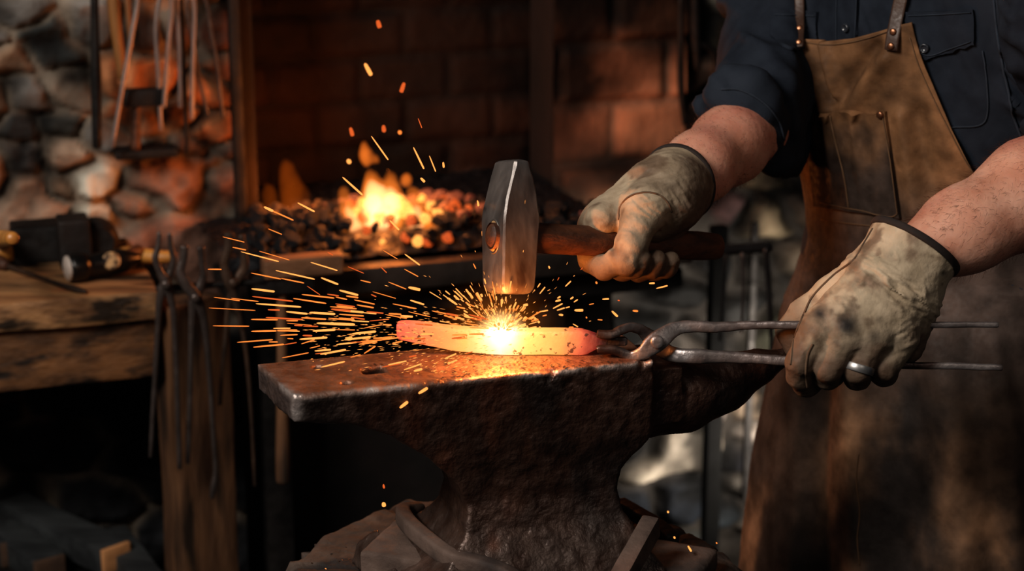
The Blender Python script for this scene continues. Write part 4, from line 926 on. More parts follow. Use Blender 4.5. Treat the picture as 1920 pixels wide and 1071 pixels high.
# rows: py, left silhouette px, half width, half depth
ROWS = [(-420, 1640, .075, .070), (-330, 1560, .15, .085), (-240, 1505, .185, .105), (-120, 1486, .195, .125), (0, 1480, .195, .128), (60, 1483, .195, .127), (200, 1500, .188, .122), (300, 1513, .182, .120), (400, 1526, .176, .118), (520, 1534, .172, .12),
        (620, 1512, .185, .135), (700, 1486, .195, .145), (800, 1472, .2, .15), (900, 1460, .205, .152), (1071, 1441, .21, .158), (1300, 1425, .215, .162)]
TZ, TC, TA, TB = [], [], [], []
thg = np.radians(np.linspace(-120, 120, 241))
def tpts(c, a, b, z, th): th = np.asarray(th); return c + np.multiply.outer(b * np.cos(th), PF) + np.multiply.outer(a * np.sin(th), PL_) + ZZ * z
for py, sx, a, b in ROWS:
    z = zpy(py); c = np.array([.46, 2.08, 0])
    for _ in range(6):
        q = np.array([proj(p)[0] for p in tpts(c, a, b, z, thg)]); c = c + np.array([(sx - q.min()) / F * 2.05, 0, 0])
    TZ.append(z); TC.append(c[:2]); TA.append(a); TB.append(b)
TZ, TC, TA, TB = map(np.array, (TZ, TC, TA, TB)); o_ = np.argsort(TZ); TZ, TC, TA, TB = TZ[o_], TC[o_], TA[o_], TB[o_]
def trow(z):
    return np.array([np.interp(z, TZ, TC[:, 0]), np.interp(z, TZ, TC[:, 1]), 0]), np.interp(z, TZ, TA), np.interp(z, TZ, TB)
def tpoint(z, th, off=0.):
    c, a, b = trow(z); return tpts(c, a + off, b + off, z, th)
def torso_func(off, z0, z1):
    def f(X, Y, Z):
        zz = Z.ravel(); cx = np.interp(zz, TZ, TC[:, 0]); cy = np.interp(zz, TZ, TC[:, 1]); a = np.interp(zz, TZ, TA) + off; b = np.interp(zz, TZ, TB) + off
        dx, dy = X - cx[None, None], Y - cy[None, None]; u = dx * PF[0] + dy * PF[1]; v = dx * PL_[0] + dy * PL_[1]
        q = np.sqrt((u / b)**2 + (v / a)**2); d = (q - 1) * np.minimum(a, b)
        return np.maximum(d, np.maximum(z0 - Z, Z - z1))
    return f
# joints
W1 = at(1712, 482, BARD - .018); E1 = at(2085, 285, BARD + .05)                 # near (his left) wrist, elbow
W2 = at(1262, 350, BARD + .103); E2 = at(1410, 240, BARD + .25)                # far (his right)
cS = trow(1.36)[0]; SH1 = cS + PL_ * .175 + ZZ * 1.345; SH2 = cS - PL_ * .175 + ZZ * 1.345
D2 = BARD + .072
FT = .0
hipc = trow(.80)[0]; HIP1 = hipc + PL_ * .09 + ZZ * .80; HIP2 = hipc - PL_ * .09 + ZZ * .80
KN1 = HIP1 * [1, 1, 0] + PL_ * .03 + PF * .05 + ZZ * .46; KN2 = HIP2 * [1, 1, 0] - PL_ * .03 + PF * .04 + ZZ * .46
AN1 = KN1 * [1, 1, 0] + PL_ * .02 - PF * .02 + ZZ * .09; AN2 = KN2 * [1, 1, 0] - PL_ * .02 - PF * .03 + ZZ * .09
NK = trow(1.40)[0] + PF * .02 + ZZ * 1.40; HC = NK * [1, 1, 0] + PF * .075 + ZZ * 1.565
hf = nrm(PF - ZZ * .45); hu = nrm(ZZ + PF * .45); hl = np.cross(hu, hf)
SKIN = mat('skin', (.72, .40, .29), (.58, .27, .18), 28, rough=.42, bump=.35, bscale=140, sss=.18, c3=(.58, .22, .16), s3=12, t3=(.5, .7), bdist=.002, spec=.4)
def body():
    s = SDF([W1, W2, E1, HC + ZZ * .14, AN1 - ZZ * .1, AN2 - ZZ * .1, SH1 + PL_ * .08, SH2 - PL_ * .08 - PF * .1, AN2 + PF * .2, hipc - PF * .15 - PL_ * .1 + ZZ * .8], .06, .0065)
    s.func(torso_func(-.016, .74, 1.40), k=0)
    s.cone(NK - ZZ * .05, HC - ZZ * .03 - hf * .02, .062, .055, k=.03)
    s.cone(SH2, SH1, .06, .06, k=.05)
    s.chain([SH1, (SH1 + E1) / 2, E1], [.062, .053, .043], .03); s.chain([SH2 + FW * .04, at(1440, 100, BARD + .36), E2], [.06, .045, .037], .03)
    s.chain([E1, E1 * .6 + W1 * .4, E1 * .25 + W1 * .75, W1], [.045, .049, .038, .027], .02)
    s.chain([E2, E2 * .7 + W2 * .3, E2 * .3 + W2 * .7, W2], [.032, .038, .034, .025], .02)
    s.chain([HIP1, KN1, AN1], [.088, .056, .04], .04); s.chain([HIP2, KN2, AN2], [.088, .056, .04], .04)
    for A_ in (AN1, AN2): s.cone(A_ - ZZ * .04, A_ - ZZ * .055 + PF * .14, .036, .026, k=.02)
    # head with face
    s.ell(HC + hu * .03 - hf * .01, [.078, .098, .098], [hl, hf, hu], .01); s.ell(HC - hu * .045 + hf * .018, [.058, .072, .07], [hl, hf, hu], .03)
    s.cone(HC + hf * .085 + hu * .012, HC + hf * .112 - hu * .022, .008, .013, k=.012)
    s.cone(HC + hf * .075 + hu * .036 - hl * .035, HC + hf * .075 + hu * .036 + hl * .035, .012, k=.012)
    for g in (-1, 1):
        s.cone(HC + hf * .098 + hu * .015 + hl * g * .03, HC + hf * .098 + hu * .015 + hl * g * .034, .012, k=.008, sub=True)
        s.ell(HC + hf * .078 + hu * .013 + hl * g * .031, [.014, .012, .011], [hl, hf, hu], .003)
        s.ell(HC + hl * g * .08 - hu * .0, [.010, .020, .032], [hl, hf, hu], .008)
    s.cone(HC + hf * .082 - hu * .058 - hl * .02, HC + hf * .082 - hu * .058 + hl * .02, .008, k=.006)
    s.cone(HC + hf * .096 - hu * .055 - hl * .024, HC + hf * .096 - hu * .055 + hl * .024, .0022, k=.004, sub=True)
    s.cone(HC + hf * .07 - hu * .09, HC + hf * .075 - hu * .088, .022, k=.02)
    V, Fs = s.mesh(2); V = V + vnormals(V, Fs) * fbm(V * 26, 3)[:, None] * .0016
    # tendons and muscle under the skin of the forearms
    o = mobj('person', V, Fs, SKIN, origin=(hipc + ZZ * 0)); 
    tag(o, 'blacksmith in navy shirt and brown leather apron, gloved hands holding hammer and tongs', 'person'); return o, V, Fs
person, BV, BF = body()

# ------------------------------------------------------------------ shirt
SHIRTM = mat('navy_cotton', (.020, .026, .038), (.013, .017, .026), 40, rough=.85, bump=.25, bscale=260, spec=.25, c3=(.026, .033, .046), s3=9, t3=(.5, .7), bdist=.001)
def shirt():
    s = SDF([tpoint(.9, 0) , SH1 + PL_ * .12 + ZZ * .1, SH2 - PL_ * .12 + ZZ * .1, E1, E2, tpoint(.9, 3.14), tpoint(1.3, 0), at(1330, 190, BARD + .18)], .08, .005)
    s.func(torso_func(-.002, .88, 1.44), k=0)
    s.cone(SH2, SH1, .078, .078, k=.06)
    # far sleeve (his right arm), rolled above the elbow
    a = at(1490, -20, BARD + .40); b = at(1454, 100, BARD + .36); c = at(1422, 180, BARD + .285)
    s.chain([SH2 + FW * .04, a, b, c], [.08, .070, .058, .049], .02)
    s.chain([at(1455, 150, BARD + .34), at(1470, 285, BARD + .33)], [.045, .022], .03)
    s.chain([at(1458, 240, BARD + .30), at(1474, 298, BARD + .31)], [.026, .012], .02)
    rim = [(1337, 196, .25), (1362, 187, .225), (1395, 196, .212), (1425, 222, .212), (1446, 256, .225), (1456, 296, .26), (1480, 312, .30)]
    s.chain([at(x, y, BARD + d) for x, y, d in rim], [.009, .010, .010, .010, .010, .010, .008], .012)
    s.cone(at(1468, 222, BARD + .262), at(1472, 280, BARD + .272), .018, .014, k=.012)
    s.chain([at(x + 12, y - 26, BARD + d + .006) for x, y, d in rim[:5]], [.011] * 5, .014)
    # near sleeve
    s.chain([SH1, (SH1 + E1) / 2 + ZZ * .01, E1 * .85 + SH1 * .15], [.085, .078, .064], .04)
    s.cone(E1 * .88 + W1 * .12, E1 * .9 + SH1 * .1, .058, .066, k=.012)
    # collar
    for t in np.linspace(0, 2 * math.pi, 16, endpoint=False):
        t2 = t + math.pi / 8; g = lambda t_: NK + PF * (.01 + .066 * math.cos(t_)) + PL_ * .07 * math.sin(t_) + ZZ * (.02 - .035 * math.cos(t_)); s.cone(g(t), g(t2), .011, k=.008)
    V, Fs = s.mesh(2); Nn = vnormals(V, Fs)
    # cloth folds: long ridges running down from the armpit, creases round the sleeve
    q = np.stack([V @ nrm(PF * .4 + PL_ + ZZ * .5) * 22, V @ nrm(ZZ - PL_ * .4) * 5, V @ PF * 6], -1); r = 1 - np.abs(fbm(q, 3)) * 2.4
    q2 = np.stack([V @ nrm(ZZ + RT * .7) * 26, V @ nrm(RT - ZZ) * 6, V @ FW * 7], -1); r2 = 1 - np.abs(fbm(q2, 3)) * 2.4
    pxp = CX + ((V - CAM) @ RT) / ((V - CAM) @ FW) * F; ms = sstep(1510, 1470, pxp) + sstep(1860, 1900, pxp)
    V = V + Nn * ((np.clip(r, 0, 1) ** 2 * .0065 * (1 - .5 * ms) + np.clip(r2, 0, 1) ** 2 * .015 * ms + fbm(V * 9, 2) * .004))[:, None]
    o = mobj('shirt', V, Fs, SHIRTM, person); o['label'] = 'navy work shirt with rolled sleeves'; return o, Surf(V, Fs)
shirt_o, shirtS = shirt()

# ------------------------------------------------------------------ apron
def edge_r(py): return np.interp(py, [-50, 45, 100, 150, 200, 250, 300, 335, 400, 500, 600], [1694, 1700, 1720, 1740, 1766, 1792, 1820, 1846, 1900, 2010, 2200])
def top_py(px): return np.interp(px, [1470, 1485, 1500, 1545, 1600, 1650, 1690, 1710], [45, 52, 70, 79, 72, 58, 46, 42])
def solve_th(z, px):
    th = np.radians(np.linspace(-50, 100, 151)); q = np.array([proj(p)[0] for p in tpoint(z, th, .01)]); i = np.argmax(q >= px)
    return th[i] if q.max() >= px else math.radians(100)
def apron():
    ns, nt_ = 200, 330; zb = .34; ztop0 = zpy(45)
    zs = ztop0 + (zb - ztop0) * np.linspace(0, 1, nt_) ** 1.0
    zk = np.linspace(ztop0, zb, 60); thR = []
    for z in zk:
        py = proj(tpoint(z, 0., .01))[1]; thR.append(math.radians(112) if py > 520 else solve_th(z, edge_r(py)))
    thR = np.minimum(np.array(thR), math.radians(112)); k_ = np.ones(3) / 3; thR[1:-1] = np.convolve(thR, k_, 'valid')
    th0 = math.radians(-63); V = np.zeros((nt_, ns, 3)); 
    for i, z in enumerate(zs):
        tR = np.interp(-z, -zk, thR); s = np.linspace(0, 1, ns); th = th0 + (tR - th0) * s
        c, a, b = trow(z); V[i] = tpts(c, a + .012, b + .012, z, th)
    # drop the top edge to its curve
    q = (V.reshape(-1, 3) - CAM); PX = (CX + (q @ RT) / (q @ FW) * F).reshape(nt_, ns); PY = (CY + (q @ DN) / (q @ FW) * F).reshape(nt_, ns)
    fall = np.exp(-np.linspace(0, 1, nt_) * 9)[:, None]; dy = (top_py(PX[0]) - PY[0])[None] * fall; V[..., 2] -= dy * .00055
    PY = PY + dy
    # folds
    nx = V - np.array([0, 0, 0]); cc = np.array([trow(z)[0] for z in zs]); N_ = V - cc[:, None]; N_[..., 2] = 0; N_ /= np.linalg.norm(N_, axis=-1)[..., None]
    def ridge(pts, w, h):
        P = np.array(pts, float); out = np.zeros_like(PX)
        for j in range(len(P) - 1):
            a, b = P[j], P[j+1]; ab = b - a; t = np.clip(((PX - a[0]) * ab[0] + (PY - a[1]) * ab[1]) / (ab @ ab), 0, 1)
            d = np.hypot(PX - a[0] - t * ab[0], PY - a[1] - t * ab[1]); out = np.maximum(out, np.exp(-(d / w) ** 2))
        return out * h
    D = (ridge([(1517, 75), (1532, 140), (1552, 210)], 11, .008) + ridge([(1548, 85), (1560, 130), (1572, 180)], 9, .007) - ridge([(1533, 80), (1548, 140), (1560, 190)], 8, .006)
         + ridge([(1660, 110), (1628, 150), (1600, 200)], 18, .006) - ridge([(1640, 90), (1602, 140), (1580, 180)], 14, .005)
         + ridge([(1690, 220), (1700, 300), (1715, 400)], 16, .005) - ridge([(1715, 220), (1735, 310), (1760, 400)], 20, .005)
         + ridge([(1610, 560), (1600, 750), (1615, 1071)], 30, .010) - ridge([(1540, 560), (1530, 800), (1525, 1071)], 28, .014) + ridge([(1760, 640), (1790, 850), (1800, 1071)], 40, .014) - ridge([(1700, 700), (1700, 900), (1690, 1071)], 34, .008)
         + ridge([(1860, 640), (1890, 850), (1900, 1071)], 26, .011))
    thn = np.linspace(0, 1, ns)[None].repeat(nt_, 0)
    D = D + .0045 * fbm(np.stack([V @ PL_ * 9, V[..., 2] * 3, V @ PF * 6], -1), 3) + .0018 * fbm(V * 22, 3)
    D = D + .016 * sstep(zpy(520), .5, V[..., 2]) * (.5 + fbm(np.stack([thn * 6, V[..., 2] * 1.2, thn * 0], -1), 2))
    D = D * (1 + .5 * (PY < 560))
    V = V + N_ * D[..., None]
    Vi = V - N_ * .0035
    idx = np.arange(nt_ * ns).reshape(nt_, ns); o2 = nt_ * ns
    F1 = np.stack([idx[:-1, :-1], idx[1:, :-1], idx[1:, 1:], idx[:-1, 1:]], -1).reshape(-1, 4); F2 = F1[:, ::-1] + o2
    bd = np.concatenate([idx[0, :], idx[1:, -1], idx[-1, -2::-1], idx[-2:0:-1, 0]]); nb = np.roll(bd, -1); F3 = np.stack([bd, nb, nb + o2, bd + o2], 1)
    Vv = np.vstack([V.reshape(-1, 3), Vi.reshape(-1, 3)]); Fa = np.vstack([F1, F2, F3])
    # albedo: suede brown bib, oiled and sooty skirt
    Pq = np.stack([V @ PL_, V[..., 2], V @ PF], -1); n1 = fbm(Pq * np.array([16, 9, 12]), 5); n2 = fbm(Pq * np.array([6, 3, 5]) + 8, 3); n3 = fbm(Pq * 45, 3)
    bib = np.array([.225, .118, .056]); drk = np.array([.055, .042, .036]); mid_ = np.array([.30, .168, .092])
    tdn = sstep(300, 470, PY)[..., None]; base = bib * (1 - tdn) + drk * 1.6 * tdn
    base = base * (1 + .75 * n1[..., None] + .45 * n3[..., None]); 
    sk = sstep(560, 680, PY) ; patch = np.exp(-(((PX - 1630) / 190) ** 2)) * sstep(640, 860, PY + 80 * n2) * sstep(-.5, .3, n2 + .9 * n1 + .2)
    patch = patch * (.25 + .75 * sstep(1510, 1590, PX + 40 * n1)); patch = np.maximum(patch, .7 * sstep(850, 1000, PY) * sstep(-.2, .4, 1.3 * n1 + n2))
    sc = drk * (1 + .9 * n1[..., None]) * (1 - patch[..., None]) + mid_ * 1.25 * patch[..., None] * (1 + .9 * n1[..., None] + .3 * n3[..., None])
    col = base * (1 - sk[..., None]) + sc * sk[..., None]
    white = np.exp(-(((PX - 1820) / 9) ** 2) - ((PY - 862) / 14) ** 2) * sstep(-.1, .25, n3); col = col + white[..., None] * .35
    col = np.clip(col, .004, 1); tint = np.vstack([col.reshape(-1, 3)] * 2)
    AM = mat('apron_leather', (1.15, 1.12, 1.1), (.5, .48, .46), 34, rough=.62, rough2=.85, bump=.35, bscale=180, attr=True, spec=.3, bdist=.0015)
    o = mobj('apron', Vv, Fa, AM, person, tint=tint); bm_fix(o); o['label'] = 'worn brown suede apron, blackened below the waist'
    return o, Surf(V.reshape(-1, 3), F1), AM
apron_o, apronS, APM = apron()
class Both:
    def hit(s, px, py, off=0.):
        a, b = apronS.hit(px, py, off), shirtS.hit(px, py, off)
        if a[0] is None: return b
        if b[0] is None: return a
        return a if (a[0] - CAM) @ FW < (b[0] - CAM) @ FW else b
frontS = Both()
def patch(name, surf, quad, off, thick, m, parent, nx=30, ny=30, fold=None, tint=None, label=None, shape=None):
    """sheet laid on a surface; quad = TL, TR, BR, BL in the photograph's frame"""
    q = np.array(quad, float); O = np.zeros((ny, nx, 3)); Q = np.zeros((ny, nx, 2)); nn0 = None
    for i in range(ny):
        for j in range(nx):
            u, v = j / (nx - 1), i / (ny - 1); p = (q[0] * (1-u) + q[1] * u) * (1-v) + (q[3] * (1-u) + q[2] * u) * v
            if shape: p = shape(u, v, p)
            P, nn = surf.hit(*p)
            if P is None: P, nn = (O[i, j-1], nn0) if j else (O[i-1, j], nn0)
            nn0 = nn; O[i, j] = P; Q[i, j] = p
    # keep the sheet smooth over the relief under it
    for _ in range(3):
        O[1:-1, 1:-1] = (O[1:-1, 1:-1] * 2 + O[:-2, 1:-1] + O[2:, 1:-1] + O[1:-1, :-2] + O[1:-1, 2:]) / 6
    du = np.gradient(O, axis=1); dv = np.gradient(O, axis=0); Nn = np.cross(du, dv); Nn /= np.linalg.norm(Nn, axis=-1)[..., None] + 1e-9
    Nn *= np.sign(-(Nn @ FW))[..., None]; Nn = np.nan_to_num(Nn)
    ed = np.ones((ny, nx)); h = off + thick * ed
    if fold is not None: h = h + fold(Q)
    A = O + Nn * h[..., None]; B = O + Nn * (off * .2)
    idx = np.arange(nx * ny).reshape(ny, nx); F1 = np.stack([idx[:-1, :-1], idx[1:, :-1], idx[1:, 1:], idx[:-1, 1:]], -1).reshape(-1, 4)
    bd = np.concatenate([idx[0, :], idx[1:, -1], idx[-1, -2::-1], idx[-2:0:-1, 0]]); nb = np.roll(bd, -1); o2 = nx * ny
    V = np.vstack([A.reshape(-1, 3), B.reshape(-1, 3)]); Fa = np.vstack([F1, F1[:, ::-1] + o2, np.stack([bd, nb, nb + o2, bd + o2], 1)])
    tt = None
    if tint is not None: t = tint(Q, A).reshape(-1, 3); tt = np.vstack([t, t])
    o = mobj(name, V, Fa, m, parent, tint=tt); bm_fix(o, 60)
    if label: o['label'] = label
    return o, Surf(A.reshape(-1, 3), F1), A
def seam(name, surf, pts, m, parent, r=.0007, off=.0008, n=10):
    pp = smooth_path(pts, n); L = [surf.hit(*p, off)[0] for p in pp]; L = [p for p in L if p is not None]
    if len(L) < 3: return
    V, Fc = tube(L, r, seg=6); o = mobj(name, V, Fc, m, parent); bm_fix(o); return o
STITCH = mat('brown_stitching', (.18, .10, .05), None, 30, rough=.8); NAVYT = mat('navy_seam', (.03, .04, .058), None, 60, rough=.9)
LEATHER = mat('strap_leather', (.07, .034, .02), (.035, .018, .012), 30, rough=.4, rough2=.6, bump=.4, bscale=220, bdist=.001)
COPPER = mat('aged_copper', (.36, .17, .09), (.22, .10, .06), 60, rough=.35, metal=.85, bump=.2)
def pfold(Q):
    x = Q[..., 0]; y = Q[..., 1]; f = sstep(400, 215, y); o = 0
    for cx_, w, h in ((1530, 8, .003), (1553, 6, .004), (1603, 7, .005), (1640, 9, .002)): o = o + h * np.exp(-((x - cx_ - (y - 205) * .10) / w) ** 2)
    return o * f + .0009 * fbm(np.stack([x / 14, y / 22, x * 0], -1), 3)
def ptint(Q, A):
    n = fbm(np.stack([Q[..., 0] / 22, Q[..., 1] / 60, Q[..., 0] * 0], -1), 4); n2 = fbm(np.stack([Q[..., 0] / 60, Q[..., 1] / 60, Q[..., 0] * 0 + 4], -1), 3)
    t = sstep(215, 330, Q[..., 1] + 60 * n2)[..., None]; c = np.array([.20, .105, .05]) * (1 - t) + np.array([.055, .038, .03]) * t; return np.clip(c * (1 + .8 * n[..., None]), .01, 1)
def pshape(u, v, p):
    return p + np.array([0, (1 - v) * (6 * math.sin(u * math.pi) + 5 * math.sin(u * 9))])
pocket, pocketS, _ = patch('pocket', apronS, [(1512, 203), (1663, 206), (1691, 409), (1532, 386)], .0022, .0022, APM, apron_o, 60, 60, pfold, ptint, 'dark oiled leather tool pocket on the bib', pshape)
seam('pocket_stitching', pocketS, [(1655, 215), (1668, 290), (1683, 400), (1610, 394), (1538, 380)], STITCH, pocket)
seam('pocket_stitching', pocketS, [(1556, 212), (1566, 260), (1583, 330), (1592, 390)], STITCH, pocket, .0009)
for x, y in ((1515, 203), (1656, 213)):
    P, nn = apronS.hit(x, y, .005); V, Fc = disc(P, nn, .0042, .003); o = mobj('rivet', V, Fc, COPPER, pocket); bm_fix(o, 40); o['label'] = 'round copper rivet at the pocket corner'
# straps
def strap_on(pts, w, t):
    L = []; Nn = []
    for p in smooth_path(pts, 6):
        P, nn = frontS.hit(*p, .0045)
        if P is not None: L.append(P); Nn.append(nn)
    L = np.array(L); nn = nrm(np.mean(Nn, 0)); 
    for _ in range(8): L[1:-1] = (L[:-2] + L[1:-1] * 2 + L[2:]) / 4
    return L, nn, tube(L, w, t, 14, ref=nn, power=5)
L, nn, (V, Fc) = strap_on([(1712, -90), (1702, -50), (1692, -10), (1683, 40), (1672, 96)], .0072, .0018); st = mobj('shoulder_strap', V, Fc, LEATHER, apron_o); bm_fix(st, 40); st['label'] = 'dark leather shoulder strap over his left chest, two rivets'
for y in (54, 82):
    x = 1675 if y == 54 else 1673; P, n2 = frontS.hit(x, y, .0062); P = L[np.argmin(np.linalg.norm(L - P, axis=1))] + nn * .0012; V, Fc = disc(P, nn, .0037, .0028); o = mobj('rivet', V, Fc, COPPER, st); bm_fix(o, 40)
L, nn, (V, Fc) = strap_on([(1514, -90), (1505, -50), (1501, -10), (1496, 40), (1492, 92)], .0052, .0018); st = mobj('shoulder_strap', V, Fc, LEATHER, apron_o); bm_fix(st, 40); st['label'] = 'narrow-looking leather shoulder strap at the edge of the bib'
for y in (55, 84):
    P = frontS.hit(1494, y, .006)[0]; P = L[np.argmin(np.linalg.norm(L - P, axis=1))] + nn * .0012; V, Fc = disc(P, nn, .0033, .0026); o = mobj('rivet', V, Fc, COPPER, st); bm_fix(o, 40)
seam('edge_stitching', apronS, [(1500, 76), (1545, 84), (1600, 78), (1650, 64), (1685, 52)], STITCH, apron_o, .0006)
seam('edge_stitching', apronS, [(1706, 70), (1726, 130), (1758, 200), (1786, 255), (1812, 304), (1834, 335)], STITCH, apron_o, .0006)
seam('skirt_seam', apronS, [(1610, 850), (1606, 900), (1612, 960), (1608, 1010), (1612, 1060)], STITCH, apron_o, .0007)
seam('skirt_seam', apronS, [(1540, 412), (1600, 420), (1680, 428)], STITCH, apron_o, .0008)
# shirt details
def fshape(u, v, p): return p + np.array([0, v * 26 * (1 - abs(u - .3) / .7) if u > .3 else v * 26 * (u / .3)])
fl1, fl1S, _ = patch('pocket_flap', shirtS, [(1698, 23), (1825, 18), (1826, 84), (1704, 86)], .002, .0022, SHIRTM, shirt_o, 36, 24, shape=fshape)
seam('flap_stitching', fl1S, [(1702, 80), (1740, 104), (1780, 92), (1820, 78)], NAVYT, fl1, .0007)
seam('flap_stitching', fl1S, [(1702, 30), (1760, 27), (1820, 24)], NAVYT, fl1, .0007)
seam('pocket_seam', shirtS, [(1716, 112), (1738, 180), (1752, 232), (1800, 238), (1848, 226), (1850, 150), (1842, 95)], NAVYT, shirt_o, .001)
fl2, fl2S, _ = patch('pocket_flap', shirtS, [(1449, 20), (1536, 22), (1530, 76), (1445, 70)], .002, .002, SHIRTM, shirt_o, 26, 20, shape=lambda u, v, p: p + np.array([0, v * 22 * math.sin(u * math.pi)]))
seam('flap_stitching', fl2S, [(1452, 28), (1490, 29), (1532, 30)], NAVYT, fl2, .0007)
pk, pkS, _ = patch('button_placket', shirtS, [(1567, -60), (1614, -60), (1608, 85), (1565, 85)], .0015, .002, SHIRTM, shirt_o, 14, 40)
seam('placket_stitching', pkS, [(1571, -50), (1569, 20), (1569, 80)], NAVYT, pk, .0007); seam('placket_stitching', pkS, [(1609, -50), (1606, 20), (1603, 80)], NAVYT, pk, .0007)
BUT = mat('dark_button', (.04, .045, .055), None, 30, rough=.2, spec=.8, bump=0)
def button(S_, px, py, r, par):
    P, nn = S_.hit(px, py, .001); 
    if P is None: return
    a = nrm(np.cross(nn, [.3, .5, .81])); b = np.cross(nn, a); th = np.linspace(0, 2 * math.pi, 24, endpoint=False); V = []; Fc = []
    for q, z in ((1, 0), (1, .0018), (.85, .0028), (.68, .0026), (.6, .0016), (.02, .0015)): V.append(P + nn * z + np.outer(np.cos(th), a) * q * r + np.outer(np.sin(th), b) * q * r)
    for i in range(5):
        for k in range(24): l = (k+1) % 24; Fc.append([i*24+k, i*24+l, (i+1)*24+l, (i+1)*24+k])
    o = mobj('button', np.vstack(V), Fc, BUT, par); bm_fix(o); 
button(pkS, 1588, 52, .0048, pk); button(fl1S, 1734, 90, .0050, fl1); button(fl2S, 1503, 50, .004, fl2)
seam('sleeve_seam', shirtS, [(1864, 0), (1872, 70), (1884, 140), (1900, 215), (1916, 262)], NAVYT, shirt_o, .0015)
seam('cuff_seam', shirtS, [(1352, 168), (1390, 170), (1430, 192), (1458, 225), (1470, 262)], NAVYT, shirt_o, .0012)

# ------------------------------------------------------------------ trousers, boots, hair
def simple(name, chains, h, m, parent, funcs=(), k=.02, amp=.004):
    pts = [p for c, r in chains for p in c]; s = SDF(pts, .14, h)
    for f in funcs: s.func(f, k=.02)
    for c, r in chains: s.chain(c, r, k)
    V, Fs = s.mesh(1); V = V + vnormals(V, Fs) * fbm(V * 14, 3)[:, None] * amp; return mobj(name, V, Fs, m, parent)
tr = simple('trousers', [([HIP1, KN1, AN1], [.1, .075, .065]), ([HIP2, KN2, AN2], [.1, .075, .065]), ([HIP1 + ZZ * .1, HIP2 + ZZ * .1], [.1, .1])], .01, mat('dark_trousers', (.02, .02, .024), None, 30, rough=.9), person)
for A_ in (AN1, AN2):
    simple('boot', [([A_ + ZZ * .02, A_ - ZZ * .045], [.062, .045]), ([A_ - ZZ * .05 - PF * .03, A_ - ZZ * .048 + PF * .16], [.045, .042])], .007, mat('boot_leather', (.04, .025, .018), None, 20, rough=.5), person, amp=.001)
s = SDF([HC], .16, .005); s.ell(HC + hu * .042 - hf * .022, [.086, .100, .098], [hl, hf, hu], .01); s.ell(HC + hf * .085 - hu * .03, [.085, .075, .085], [hl, hf, hu], .006, sub=True); s.cone(HC - hu * .13 - hl * .1, HC - hu * .13 + hl * .1, .065, k=.01, sub=True)
V, Fs = s.mesh(1); V = V + vnormals(V, Fs) * fbm(V * 70, 3)[:, None] * .005; mobj('hair', V, Fs, mat('dark_hair', (.03, .018, .012), None, 60, rough=.6), person)
for g in (-1, 1):
    V, Fc = disc(HC + hf * .0865 + hu * .013 + hl * g * .031, hf, .0045, .002); o = mobj('eye', V, Fc, mat('eye_dark', (.02, .012, .01), None, 20, rough=.1), person); bm_fix(o)

# ------------------------------------------------------------------ gloves
GM = mat('tan_glove_leather', (1, 1, 1), (.8, .78, .75), 50, rough=.6, rough2=.82, bump=.5, bscale=150, attr=True, spec=.35, bdist=.002)
TRIM = mat('glove_binding', (.035, .022, .018), (.02, .014, .012), 60, rough=.85)
GSEAM = mat('glove_seam_leather', (.16, .10, .06), (.08, .05, .03), 60, rough=.8)
def cuff(s, Wc, Cc, mj, a0, a1, b0, b1, hollow=.5, k=.015, past=0.0):
    """flaring elliptic gauntlet from Wc to Cc, mj its wide direction"""
    ax_ = Cc - Wc; L = np.linalg.norm(ax_); ax_ = ax_ / L; mj = nrm(mj - ax_ * (mj @ ax_)); mn = np.cross(ax_, mj)
    def f(X, Y, Z, off=0., cut0=-.4, cut1=1.):
        dx, dy, dz = X - Wc[0], Y - Wc[1], Z - Wc[2]; t = (dx*ax_[0] + dy*ax_[1] + dz*ax_[2]) / L; e = dx*mj[0] + dy*mj[1] + dz*mj[2]; g = dx*mn[0] + dy*mn[1] + dz*mn[2]
        tt = np.clip(t, 0, 1); A = a0 + (a1 - a0) * tt + off; B = b0 + (b1 - b0) * tt + off
        return np.maximum((np.sqrt((e / A)**2 + (g / B)**2) - 1) * np.minimum(A, B), np.maximum((t - cut1) * L, (cut0 - t) * L))
    m_ = max(a1, b1, a0) + .02; lo = np.minimum(Wc, Cc) - m_; hi = np.maximum(Wc, Cc) + m_
    s.func(lambda X, Y, Z: f(X, Y, Z, 0, -.15, 1), k=k, lo=lo, hi=hi)
    s.func(lambda X, Y, Z: f(X, Y, Z, -.0032, hollow, 2), k=.002, sub=True, lo=lo, hi=hi)
    th = np.linspace(0, 2 * math.pi, 72, endpoint=False)
    return Cc + np.outer(np.cos(th), mj) * a1 + np.outer(np.sin(th), mn) * b1, ax_, mj, mn
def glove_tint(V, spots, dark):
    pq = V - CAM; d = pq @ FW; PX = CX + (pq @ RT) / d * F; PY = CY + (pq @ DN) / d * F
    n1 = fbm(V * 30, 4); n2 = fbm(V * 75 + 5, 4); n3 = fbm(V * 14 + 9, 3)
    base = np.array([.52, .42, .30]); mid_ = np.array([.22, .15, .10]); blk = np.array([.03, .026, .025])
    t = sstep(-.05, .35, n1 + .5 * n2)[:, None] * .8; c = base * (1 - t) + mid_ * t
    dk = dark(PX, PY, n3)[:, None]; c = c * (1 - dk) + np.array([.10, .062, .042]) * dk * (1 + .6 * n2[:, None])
    for x, y, r, a in spots:
        m = (np.exp(-(((PX - x) / r) ** 2 + ((PY - y) / r) ** 2)) * a * sstep(-.45, .12, n2 + .4 * n1 + .12))[:, None]; c = c * (1 - m) + blk * m
    m = sstep(.18, .42, n2 + .3 * n1)[:, None] * .5; c = c * (1 - m) + mid_ * .6 * m
    return np.clip(c, .01, 1)
